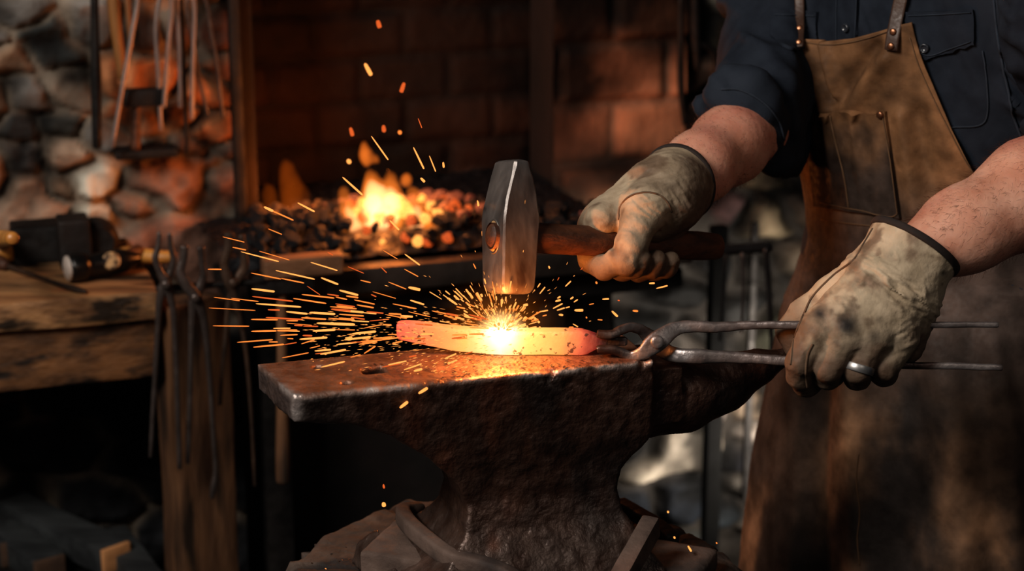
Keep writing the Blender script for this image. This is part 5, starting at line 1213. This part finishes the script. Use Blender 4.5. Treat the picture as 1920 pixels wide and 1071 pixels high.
def glove_mesh(name, s, wr, spots, dark, label):
    V, Fs = s.mesh(1); Nn = vnormals(V, Fs); pq = V - CAM; d = pq @ FW; PX = CX + (pq @ RT) / d * F; PY = CY + (pq @ DN) / d * F
    D = fbm(V * 34, 3) * .0016 + (1 - np.abs(fbm(V * 48 + 2, 3)) * 3).clip(0, 1) ** 2 * .0007
    for (x, y, sx, sy, ang, amp, fr) in wr:
        ca, sa = math.cos(ang), math.sin(ang); u = (PX - x) * ca + (PY - y) * sa; v = -(PX - x) * sa + (PY - y) * ca
        m = np.exp(-(u / sx) ** 2 - (v / sy) ** 2); q = np.stack([u / 60, v / fr, V @ FW * 30], -1); r = 1 - np.abs(fbm(q, 3)) * 3.2
        D = D + m * amp * np.clip(r, -.6, 1)
    V = V + Nn * D[:, None]
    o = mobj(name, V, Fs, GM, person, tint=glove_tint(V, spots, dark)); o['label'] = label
    return o, Surf(V, Fs)
TH = BARD - .022
def near_glove():
    A = lambda x, y, d=0.: at(x, y, TH + d)
    s = SDF([A(1470, 400, -.07), A(1810, 740, -.07), A(1470, 400, .07), A(1810, 740, .07)], .01, .0016)
    # fingers first, so the creases between them stay
    fk = .0022
    s.chain([A(1530, 628, -.024), A(1501, 680, -.024), A(1500, 705, -.012), A(1512, 720, .006), A(1532, 706, .020)], [.0165, .0128, .0118, .0112, .0105], .004)
    s.chain([A(1580, 638, -.030), A(1553, 692, -.030), A(1553, 706, -.012), A(1560, 700, .012), A(1568, 680, .022)], [.018, .0125, .0120, .0115, .0105], fk)
    s.chain([A(1632, 640, -.027), A(1607, 694, -.029), A(1607, 707, -.010), A(1612, 700, .012), A(1618, 680, .022)], [.018, .0122, .0118, .0112, .010], fk)
    s.chain([A(1682, 636, -.016), A(1660, 688, -.022), A(1659, 700, -.006), A(1660, 690, .014), A(1662, 672, .021)], [.017, .0130, .0125, .0115, .010], fk)
    # hand
    g = SDF([A(1470, 400, -.07), A(1810, 740, -.07), A(1470, 400, .07), A(1810, 740, .07)], .01, .0016)
    g.cone(A(1640, 525, -.008), A(1548, 612, -.021), .023, .0205, k=.012); g.cone(A(1658, 528, -.012), A(1588, 620, -.027), .024, .0205, k=.012)
    g.cone(A(1684, 535, -.010), A(1634, 622, -.024), .024, .020, k=.012); g.cone(A(1708, 545, -.004), A(1676, 620, -.014), .022, .019, k=.012)
    g.cone(A(1722, 570, .004), A(1694, 645, .002), .018, .019, k=.012)
    h = np.clip(.5 + .5 * (s.G - g.G) / .008, 0, 1); s.G = s.G + (g.G - s.G) * h - .008 * h * (1 - h)
    # thumb on the far side of the reins
    s.chain([A(1622, 520, .012), A(1560, 556, .026), A(1512, 590, .034), A(1488, 622, .038), A(1496, 655, .038)], [.022, .0175, .0155, .014, .012], .008)
    rim, ax_, mj, mn = cuff(s, A(1673, 530, -.002), A(1715, 463, .004), RT * .87 + DN * .49, .0415, .0440, .030, .040, .45)
    # the reins run through the fist
    wr = [(1690, 545, 85, 28, .55, .0034, 12), (1590, 500, 40, 40, -.7, .0010, 12), (1600, 620, 90, 60, .4, .0008, 20), (1705, 640, 30, 50, -.4, .0014, 12)]
    spots = [(1590, 612, 24, 1), (1580, 600, 12, .9), (1537, 588, 13, .95), (1640, 632, 16, .7), (1570, 645, 9, .8), (1680, 650, 22, .5), (1664, 480, 14, .25), (1610, 655, 18, .35), (1770, 512, 7, .9), (1650, 600, 10, .5)]
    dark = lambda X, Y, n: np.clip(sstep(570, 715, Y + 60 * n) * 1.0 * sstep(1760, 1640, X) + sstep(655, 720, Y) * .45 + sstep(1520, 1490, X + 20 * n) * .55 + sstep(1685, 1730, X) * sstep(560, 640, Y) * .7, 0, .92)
    o, S_ = glove_mesh('glove', s, wr, spots, dark, 'pale tan leather glove with black soot spots and a ring, closed round the tongs')
    V, Fc = tube(rim + ax_ * .0005, .0022, .0036, 10, ref=ax_, power=3, closed=True); t = mobj('cuff_binding', V, Fc, TRIM, o); bm_fix(t); t['label'] = 'dark cloth binding of the cuff'
    seam('glove_seam', S_, [(1637, 428), (1618, 460), (1600, 488), (1562, 517), (1524, 556), (1506, 592), (1488, 640), (1482, 684)], GSEAM, o, .0011, .0002)
    seam('glove_seam', S_, [(1524, 645), (1514, 668), (1511, 700), (1514, 728)], GSEAM, o, .0013, -.0002)
    # ring over the glove finger
    c = A(1609, 690, -.0285); ax_r = nrm(A(1607, 700, -.0285) - A(1622, 650, -.0285)); n_ = nrm(np.cross(ax_r, RT)); b_ = np.cross(ax_r, n_); th = np.linspace(0, 2 * math.pi, 48, endpoint=False)
    V, Fc = tube(c + np.outer(np.cos(th), n_) * .0152 + np.outer(np.sin(th), b_) * .0138, .0036, .0012, 10, ref=np.outer(np.cos(th), n_) + np.outer(np.sin(th), b_), power=4, closed=True)
    r = mobj('ring', V, Fc, mat('silver_ring', (.45, .44, .43), None, 60, rough=.4, metal=.8, bump=0), o); bm_fix(r, 40); r['label'] = 'plain silver ring worn over the glove finger'
near_glove()
def far_glove():
    A = lambda x, y, d=0.: at(x, y, D2 + d)
    pts = [A(1080, 270, -.08), A(1330, 540, -.08), A(1080, 270, .1), A(1330, 540, .1)]
    s = SDF(pts, .01, .0018)
    hy = lambda x: 450 + (x - 1010) * .04
    hd = lambda x: (x - 1190) / 425 * .14
    for x, r, q in ((1108, .0125, 1.), (1143, .0126, .95), (1178, .0122, .85), (1208, .0110, .8)):
        y = hy(x); d = hd(x)
        s.chain([A(x + 18, y - 40, d + .006), A(x + 6, y - 30, d + .024), A(x - 2, y + 4, d + .032), A(x + 2, y + 34, d + .020), A(x + 26 * q, y + 48, d - .002), A(x + (52 if q < 1 else 40) * q, y + 43, d - (.018 if q < 1 else .008)), A(x + (62 if q < 1 else 46) * q, y + 30, d - (.024 if q < 1 else .012))], [r * 1.25, r * 1.15, r * 1.05, r, r * .97, r * .88, r * .8], .0035)
    g = SDF(pts, .01, .0018)
    g.cone(A(1255, 355, 0), A(1134, 408, .002), .028, .0185, k=.015); g.cone(A(1255, 352, .01), A(1172, 400, .018), .028, .020, k=.015)
    g.cone(A(1262, 360, .02), A(1212, 410, .026), .028, .020, k=.015); g.cone(A(1262, 375, .016), A(1250, 425, .024), .026, .018, k=.015)
    g.cone(A(1258, 385, -.006), A(1222, 420, -.006), .026, .016, k=.012); g.cone(A(1150, 405, .0), A(1195, 392, -.012), .018, .020, k=.012)
    h = np.clip(.5 + .5 * (s.G - g.G) / .014, 0, 1); s.G = s.G + (g.G - s.G) * h - .014 * h * (1 - h)
    # thumb laid over the handle, camera side
    s.chain([A(1250, 372, -.010), A(1212, 388, -.026), A(1195, 425, -.036)], [.026, .0225, .0168], .006); s.chain([A(1195, 425, -.036), A(1184, 458, -.040), A(1174, 490, -.041)], [.0168, .0158, .0145], .0018)
    s.chain([A(1215, 362, -.02), A(1180, 405, -.026)], [.004, .003], .004, sub=True)
    rim, ax_, mj, mn = cuff(s, A(1226, 372, .0), A(1272, 343, .042), RT * .6 + DN * .80, .034, .0385, .030, .038, .4)
    wr = [(1225, 352, 60, 30, -.3, .0016, 14), (1200, 400, 50, 50, .8, .0010, 14), (1270, 385, 34, 40, 1.0, .0018, 14)]
    spots = [(1155, 405, 22, .55), (1205, 470, 14, .4), (1185, 440, 10, .35), (1135, 420, 16, .4), (1255, 345, 20, .4)]
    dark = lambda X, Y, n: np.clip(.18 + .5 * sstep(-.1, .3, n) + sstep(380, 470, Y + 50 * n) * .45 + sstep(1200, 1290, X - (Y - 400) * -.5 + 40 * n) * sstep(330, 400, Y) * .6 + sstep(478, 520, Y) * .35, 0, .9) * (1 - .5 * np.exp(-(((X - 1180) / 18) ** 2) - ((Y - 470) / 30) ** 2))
    o, S_ = glove_mesh('glove', s, wr, spots, dark, 'dirty tan leather glove gripping the hammer handle, thumb over the wood')
    V, Fc = tube(rim + ax_ * .0005, .0020, .0034, 10, ref=ax_, closed=True); t = mobj('cuff_binding', V, Fc, TRIM, o); bm_fix(t); t['label'] = 'dark cloth binding of the cuff'
    seam('glove_seam', S_, [(1160, 412), (1162, 390), (1178, 370), (1205, 361), (1232, 364), (1250, 378), (1260, 398)], GSEAM, o, .0010, .0002)
far_glove()
# hair on the forearms
def arm_hair():
    Nn = vnormals(BV, BF); mb_v = []; mb_f = []; rs = np.random.default_rng(3); n = 0
    for E, W, cnt_ in ((E1, W1, 3600), (E2, W2, 2000)):
        ax_ = nrm(W - E); L = np.linalg.norm(W - E); t = (BV - E) @ ax_ / L; d = np.linalg.norm(BV - E - np.outer(t * L, ax_), axis=1)
        idx = np.nonzero((t > .1) & (t < .93) & (d < .06))[0]; idx = rs.choice(idx, cnt_)
        for i in idx:
            p, nn = BV[i] + rs.normal(size=3) * .002, Nn[i]; p = p - nn * .001; sd = nrm(np.cross(nn, ax_)); l = rs.uniform(.006, .013)
            d1 = nrm(ax_ * rs.uniform(.3, 1) + sd * rs.normal() * .7 + nn * .55); d2 = nrm(d1 + ax_ * .5 - nn * .3); w = sd * .00014
            q = p + d1 * l * .5; e = q + d2 * l * .5; mb_v += [p - w, p + w, q + w * .8, q - w * .8, e]; mb_f += [[n, n+1, n+2, n+3], [n+3, n+2, n+4]]; n += 5
    o = mobj('arm_hair', mb_v, mb_f, mat('arm_hair_brown', (.10, .05, .03), None, 20, rough=.6, bump=0), person); o['kind'] = 'stuff'
arm_hair()
# ================================================================== SPARKS
SPM = {'w': emat('spark_hot', (1, .38, .10), 1.25), 'o': emat('spark_orange', (1, .27, .055), 1.05), 'r': emat('spark_red', (.7, .13, .03), 1.0)}
def spark_mesh(m):
    n = 8; th = np.linspace(0, 2*math.pi, n, endpoint=False); V = []; Fc = []
    for z, r in ((-.5, .25), (-.485, .7), (-.44, .95), (-.1, 1), (.3, .85), (.45, .62), (.5, .2)): V += [[math.cos(a)*r, math.sin(a)*r, z] for a in th]
    for i in range(6):
        for k in range(n): l = (k+1) % n; Fc.append([i*n+k, i*n+l, (i+1)*n+l, (i+1)*n+k])
    Fc.append(list(range(n))[::-1]); Fc.append([6*n+k for k in range(n)])
    me = bpy.data.meshes.new('spark'); me.from_pydata(V, [], Fc); me.polygons.foreach_set('use_smooth', [True]*len(me.polygons)); me.materials.append(m); return me
SPK = {k: spark_mesh(m) for k, m in SPM.items()}
def spark(x1, y1, x2, y2, w, kind, d, label, group):
    dd = random.uniform(-.012, .012); a, b = at(x1, y1, d), at(x2, y2, d + dd); L = np.linalg.norm(a - b); r = w / 2 * d / F
    o = bpy.data.objects.new('spark', SPK[kind]); COL.objects.link(o); o.location = (a + b) / 2
    o.rotation_mode = 'QUATERNION'; o.rotation_quaternion = Vector((a - b)).to_track_quat('Z', 'Y'); o.scale = (r, r, max(L, r * 2)); tag(o, label, 'spark', group)
LB = ('long orange spark streak shooting left from the glowing bar', 'sparks shooting left from the bar')
Z5 = lambda x, y: (380 + x / 2.976, 340 + y / 2.976)
S5 = [(340,143,507,218,9,'o'),(530,120,625,170,11,'w'),(365,265,443,297,6,'o'),(112,310,233,340,6,'o'),(166,368,243,384,7,'o'),(213,393,425,448,8,'w'),(315,390,485,440,5,'o'),(28,491,106,492,8,'o'),(602,452,752,498,8,'w'),(408,498,626,547,9,'w'),(270,512,437,546,8,'o'),(437,542,566,568,8,'o'),(660,538,757,576,12,'w'),(272,600,402,616,13,'w'),(62,647,208,667,6,'o'),(158,653,312,671,6,'o'),(276,643,505,670,9,'r'),(34,707,295,721,5,'o'),(296,683,550,702,11,'w'),(505,654,690,682,9,'o'),(466,728,585,740,12,'w'),(553,632,735,652,9,'o'),(352,760,560,772,10,'r'),(270,771,420,773,9,'o'),(56,807,260,809,7,'o'),(270,838,412,835,11,'o'),(415,834,528,832,12,'o'),(432,860,530,856,8,'o'),(192,899,392,884,8,'o'),(282,926,455,910,10,'o'),(455,912,525,900,6,'r'),(442,986,592,957,6,'o'),(470,792,610,804,4,'o'),(540,882,696,872,13,'w'),(550,908,625,884,7,'o'),(614,836,742,828,14,'w'),(597,932,655,918,6,'o'),(625,947,716,940,11,'w'),(656,966,800,940,12,'w'),(660,1038,794,1006,9,'w'),(1034,1025,1138,1003,9,'w'),(1122,1053,1222,1019,9,'w'),(1178,1060,1224,1048,14,'w'),(825,983,880,968,6,'o'),(745,912,862,898,10,'w'),(790,885,940,868,12,'w'),(832,852,968,838,14,'w'),(636,792,850,800,16,'w'),(730,716,900,732,13,'w'),(710,700,860,712,8,'o'),(762,608,868,636,13,'w'),(800,640,868,650,10,'o'),(695,630,760,640,8,'r'),(845,662,960,686,8,'o'),(880,552,938,566,7,'o'),(948,616,1078,654,5,'o'),(1036,562,1136,602,6,'o'),(1148,592,1214,606,18,'w'),(1158,664,1236,688,11,'w'),(1060,684,1190,710,7,'o'),(1125,490,1203,532,6,'o'),(1127,406,1212,468,9,'w'),(1008,386,1087,434,5,'o'),(1044,218,1096,272,10,'w'),(697,396,727,412,5,'r'),(810,476,900,514,5,'r'),(996,480,1026,510,6,'r'),(940,632,968,644,7,'r'),(582,584,655,634,5,'r'),(1025,745,1140,766,7,'o'),(1148,728,1270,756,6,'o'),(742,646,806,660,8,'o'),(860,690,955,706,9,'o'),(740,684,850,700,7,'r'),(595,732,740,742,14,'w'),(760,742,900,752,9,'o'),(550,762,690,770,10,'o'),(700,764,850,776,9,'o'),(900,820,1000,800,6,'o'),(930,780,1040,770,6,'r'),(830,760,905,770,8,'r'),(880,894,1000,886,9,'o'),(900,962,965,920,8,'o'),(990,886,1095,872,9,'o'),(1058,906,1115,892,10,'o'),(1005,872,1060,868,8,'o'),(870,910,960,898,9,'o'),(1350,990,1415,962,9,'w'),(1366,1018,1420,998,9,'w'),(1212,950,1265,936,12,'w'),(1168,910,1225,900,8,'o')]
for x1, y1, x2, y2, w, k in S5:
    a, b = Z5(x1, y1), Z5(x2, y2); near = a[1] > 660
    spark(*a, *b, w / 2.976, k, BARD + (random.uniform(-.05, .05) if not near else -.06), *LB)
EM = ('orange ember spark drifting above the forge fire', 'embers rising over the forge fire')
for x1, y1, x2, y2, w, k in [(684,119,696,141,8,'w'),(708,38,712,52,9,'r'),(758,155,752,173,8,'r'),(696,255,728,300,3,'w'),(775,276,795,317,3.5,'w'),(805,292,817,322,2.5,'w'),(831,304,832,314,4,'w'),(642,332,680,366,4,'w'),(789,334,796,341,5,'w'),(784,222,791,240,2,'r'),(657,240,661,254,8,'r'),(719,236,720,246,8,'r'),(749,247,750,249,8,'o'),(653,301,655,304,9,'w'),(896,378,897,386,4,'w'),(495,388,512,396,5,'w')]:
    spark(x1, y1, x2, y2, w, k, 2.1 if w > 6 else BARD + .02, *EM)
BR_ = ('short bright spark thrown to the right of the strike point', 'sparks right of the strike point')
Z7 = lambda x, y: (880 + x / 2.974, 260 + y / 2.974)
for x1, y1, x2, y2, w, k in [(45,345,50,370,10,'w'),(72,515,76,545,12,'w'),(22,697,36,725,7,'o'),(535,825,566,795,8,'w'),(392,866,422,828,8,'w'),(380,830,395,808,7,'w'),(443,712,447,722,10,'w'),(620,733,632,720,4,'r'),(707,800,710,806,12,'o'),(1003,807,1032,806,11,'w'),(1042,836,1106,820,9,'w'),(492,790,500,775,5,'r'),(480,908,508,900,12,'w'),(492,890,506,882,10,'w'),(564,895,578,885,10,'w'),(583,912,604,898,8,'w'),(466,948,520,920,9,'w'),(488,958,532,944,9,'w'),(536,944,560,938,8,'w'),(586,958,635,957,16,'w'),(668,926,694,920,6,'o'),(742,896,778,894,10,'w'),(828,902,836,903,7,'r'),(795,962,826,992,13,'w'),(912,960,938,962,12,'o'),(715,1010,742,1012,7,'o'),(577,1033,606,1050,7,'w'),(365,1000,368,1004,11,'w'),(385,1020,388,1024,14,'w'),(392,1052,394,1056,13,'w'),(322,1045,324,1050,10,'w'),(292,1035,294,1045,7,'w'),(300,930,326,926,15,'w'),(395,965,438,958,9,'w'),(500,982,520,984,12,'w'),(555,1052,580,1052,7,'o'),(652,995,654,1000,9,'o'),(372,978,380,966,7,'o'),(408,990,430,984,7,'o')]:
    spark(*Z7(x1, y1), *Z7(x2, y2), w / 2.974, k, BARD + random.uniform(-.03, .03), *BR_)
for x1, y1, x2, y2, w, k, d in [(750,765,764,754,6,'w',1.70),(785,738,801,728,6,'w',1.70),(719,944,720,948,8,'w',1.86),(719,909,720,915,4,'r',1.86),(1290,1024,1296,1034,4,'w',1.84),(1264,1007,1265,1009,4,'w',1.86),(1252,959,1253,961,4,'w',1.9),(1343,1018,1344,1019,3,'o',1.84)]:
    spark(x1, y1, x2, y2, w, k, d, 'stray orange spark falling low beside the anvil', 'stray sparks low round the anvil')
# random members of the left fan and the burst over the strike point
SX, SY = 942, 622
n = 0
while n < 62:
    x = 470 + random.random() ** .6 * 420; yc = 625 + (x - 900) * .02; y = random.gauss(yc - 5, 30)
    if not 535 < y < 690: continue
    sl = (y - SY) / (SX - x + 60) ; L = random.uniform(10, 38); spark(x, y, x + L, y - sl * L * .9 + random.uniform(-1, 1), random.uniform(1.8, 4.2), random.choice('woor'), BARD + random.uniform(-.06, .06), *LB); n += 1
BU_ = ('small bright spark bursting upward from the strike point under the hammer', 'sparks bursting from the strike point')
for i in range(118):
    a = math.radians(random.triangular(-10, 175, 120)) if random.random() < .85 else math.radians(random.uniform(20, 90)); R = random.uniform(14, 150) ** 1.0
    if a < math.radians(80): R *= .5
    x, y = SX - 2 + math.cos(a) * R * 1.0, SY - math.sin(a) * R * .62; L = random.uniform(5, 22) * (.5 + R / 120)
    spark(x, y, x + math.cos(a) * L, y - math.sin(a) * L * .7, random.uniform(1.6, 4.5), random.choice('wwo'), BARD + random.uniform(-.03, .01), *BU_)
# uncountable dust of tiny sparks, one object
def dust():
    mb = MB(); rs = random.Random(4)
    for i in range(900):
        q = rs.random()
        if q < .42: x = 560 + rs.random() ** .7 * 360; y = rs.gauss(628, 26); dx, dy = rs.uniform(3, 14), (SY - y) / (SX - x + 80) * 8
        elif q < .85:
            a = math.radians(rs.triangular(0, 180, 125)); R = rs.expovariate(1 / 42.) + 5; x, y = SX + math.cos(a) * R, SY - math.sin(a) * R * .8; dx, dy = math.cos(a) * rs.uniform(3, 10), -math.sin(a) * rs.uniform(3, 10)
        else:
            x, y = rs.gauss(870, 70), rs.uniform(668, 702); dx, dy = rs.uniform(3, 9), rs.uniform(-4, 0)
        d = BARD + rs.uniform(-.05, .03) if y < 662 else proj(onz(x, y, TOP + .003))[2]
        a_, b_ = at(x, y, d), at(x + dx, y + dy, d); r = rs.uniform(.3, .8) * d / F; t = nrm(b_ - a_); u = nrm(np.cross(t, FW)) * r; v = nrm(np.cross(t, u)) * r; m_ = (a_ + b_) / 2
        mb.add([a_, m_ + u, m_ + v, m_ - u, m_ - v, b_], [[0,1,2],[0,2,3],[0,3,4],[0,4,1],[5,2,1],[5,3,2],[5,4,3],[5,1,4]])
    o = mb.build('spark_dust', SPM['w'], smooth=False); tag(o, 'fine spray of tiny glowing sparks around the hammered bar', 'spark spray', kind='stuff')
dust()
# hot scale flakes lying on the face
def scale_on_face():
    mb = MB(); md = MB(); rs = random.Random(9)
    for i in range(330):
        x = rs.gauss(925, 95); y = rs.gauss(690 - (x - 850) * .06, 15)
        lo_ = 742 - (x - 550) * .0965; 
        if not (x > 600 and lo_ - 54 < y < lo_ - 3): continue
        c = onz(x, y, TOP + .0012); t = rs.uniform(0, 6.28); s = rs.uniform(.0008, .0028); a = np.array([math.cos(t), math.sin(t), rs.uniform(-.25, .25)]) * s; b = np.array([-math.sin(t), math.cos(t), rs.uniform(-.25, .25)]) * s * .5
        (mb if rs.random() < .42 * math.exp(-((x - 925) / 110) ** 2) else md).add([c - a, c - b * .8 - a * .2, c + a, c + b, c - a * .4 + b * .9], [[0, 1, 2, 3, 4]])
    o = mb.build('hot_scale', SPM['o'], smooth=False); tag(o, 'glowing orange scale flakes scattered on the anvil face below the bar', 'hot scale', kind='stuff')
    o = md.build('mill_scale', mat('dark_scale', (.05, .04, .04), (.2, .16, .15), 200, rough=.3, metal=.8, bump=0), smooth=False); tag(o, 'dark loose scale flakes on the anvil face around the hot ones', 'scale', kind='stuff')
scale_on_face()
# glow volumes added as bloom round the strike
def glow_ball(name, c, r, col, st, label):
    bm = bmesh.new(); bmesh.ops.create_icosphere(bm, subdivisions=4, radius=1); V = np.array([v.co[:] for v in bm.verts]); Fc = [[v.index for v in f.verts] for f in bm.faces]; bm.free()
    V = V * r; 
    m = bpy.data.materials.new(name + '_glow'); m.use_nodes = True; nt = m.node_tree
    for n_ in list(nt.nodes): nt.nodes.remove(n_)
    out = N(nt, 'ShaderNodeOutputMaterial'); e = N(nt, 'ShaderNodeEmission'); e.inputs[0].default_value = (*col, 1)
    tc = N(nt, 'ShaderNodeTexCoord'); mp = N(nt, 'ShaderNodeMapping'); mp.inputs['Location'].default_value = (0, 0, -r[2]); nt.links.new(tc.outputs['Object'], mp.inputs[0])
    mp.vector_type = 'POINT'; sc_ = N(nt, 'ShaderNodeVectorMath', operation='DIVIDE'); nt.links.new(mp.outputs[0], sc_.inputs[0]); sc_.inputs[1].default_value = r
    ln = N(nt, 'ShaderNodeVectorMath', operation='LENGTH'); nt.links.new(sc_.outputs[0], ln.inputs[0])
    mr = N(nt, 'ShaderNodeMapRange'); mr.inputs['From Min'].default_value = 1; mr.inputs['From Max'].default_value = 0; nt.links.new(ln.outputs['Value'], mr.inputs[0])
    pw = N(nt, 'ShaderNodeMath', operation='POWER'); nt.links.new(mr.outputs[0], pw.inputs[0]); pw.inputs[1].default_value = 2.6
    ml = N(nt, 'ShaderNodeMath', operation='MULTIPLY'); nt.links.new(pw.outputs[0], ml.inputs[0]); ml.inputs[1].default_value = st
    nt.links.new(ml.outputs[0], e.inputs[1]); nt.links.new(e.outputs[0], out.inputs['Volume'])
    o = mobj(name, V + c, Fc, m); tag(o, label, 'glow', kind='stuff')
glow_ball('strike_bloom', at(940, 622, BARD - .012), (.030, .022, .026), (1, .62, .26), 300, 'white-hot bloom added where hammer struck the bar')
glow_ball('orange_bloom', at(935, 610, BARD - .012), (.075, .05, .055), (1, .28, .04), 9, 'soft orange bloom added round the strike point')

# ================================================================== LIGHT
def area(name, loc, tgt, size, power, col, sy=None):
    l = bpy.data.lights.new(name, 'AREA'); l.shape = 'RECTANGLE'; l.size = size; l.size_y = sy or size; l.energy = power; l.color = col
    o = bpy.data.objects.new(name, l); COL.objects.link(o); o.location = loc; o.rotation_euler = (Vector(tgt) - Vector(loc)).to_track_quat('-Z', 'Y').to_euler(); return o
def point(name, loc, power, col, r=.03):
    l = bpy.data.lights.new(name, 'POINT'); l.energy = power; l.color = col; l.shadow_soft_size = r; o = bpy.data.objects.new(name, l); COL.objects.link(o); o.location = loc; return o
area('key_light', (-1.3, .35, 2.5), (.25, 1.85, 1.0), .8, 44, (1, .93, .86))  # soft key lamp from the upper left front, its source unseen
area('front_light', (.9, -.2, 2.3), (.6, 2.0, 1.0), .8, 4, (1, .88, .76))  # weak fill lamp added from the camera side
area('wall_fill', (-1.1, .9, 1.9), (-.55, 2.75, 1.0), .5, 5, (1, .86, .72))  # area lamp added to brighten the left stone wall
sl = area('stone_fill', (.62, 2.74, .42), (.30, 3.1, .38), .2, 2.6, (1, .9, .78))  # lamp added out of sight behind the smith to brighten the pale stones
sl.data.spread = math.radians(85)
point('strike_light', at(944, 604, BARD - .04), 1.5, (1, .33, .08), .012)
point('fire_light', at(722, 345, FIREd - .02), 1.9, (1, .30, .07), .05)
point('fire_light', at(775, 300, FIREd + .0), 2.2, (1, .28, .06), .05)
point('back_fire_light', at(540, 360, FIREd + .15), 1.1, (1, .25, .05), .04)
w = bpy.data.worlds.new('world'); SC.world = w; w.use_nodes = True; w.node_tree.nodes['Background'].inputs[0].default_value = (.10, .14, .22, 1); w.node_tree.nodes['Background'].inputs[1].default_value = .05
SC.view_settings.view_transform = 'Standard'
try: SC.view_settings.look = 'Medium High Contrast'
except Exception: pass
SC.view_settings.exposure = 0.0
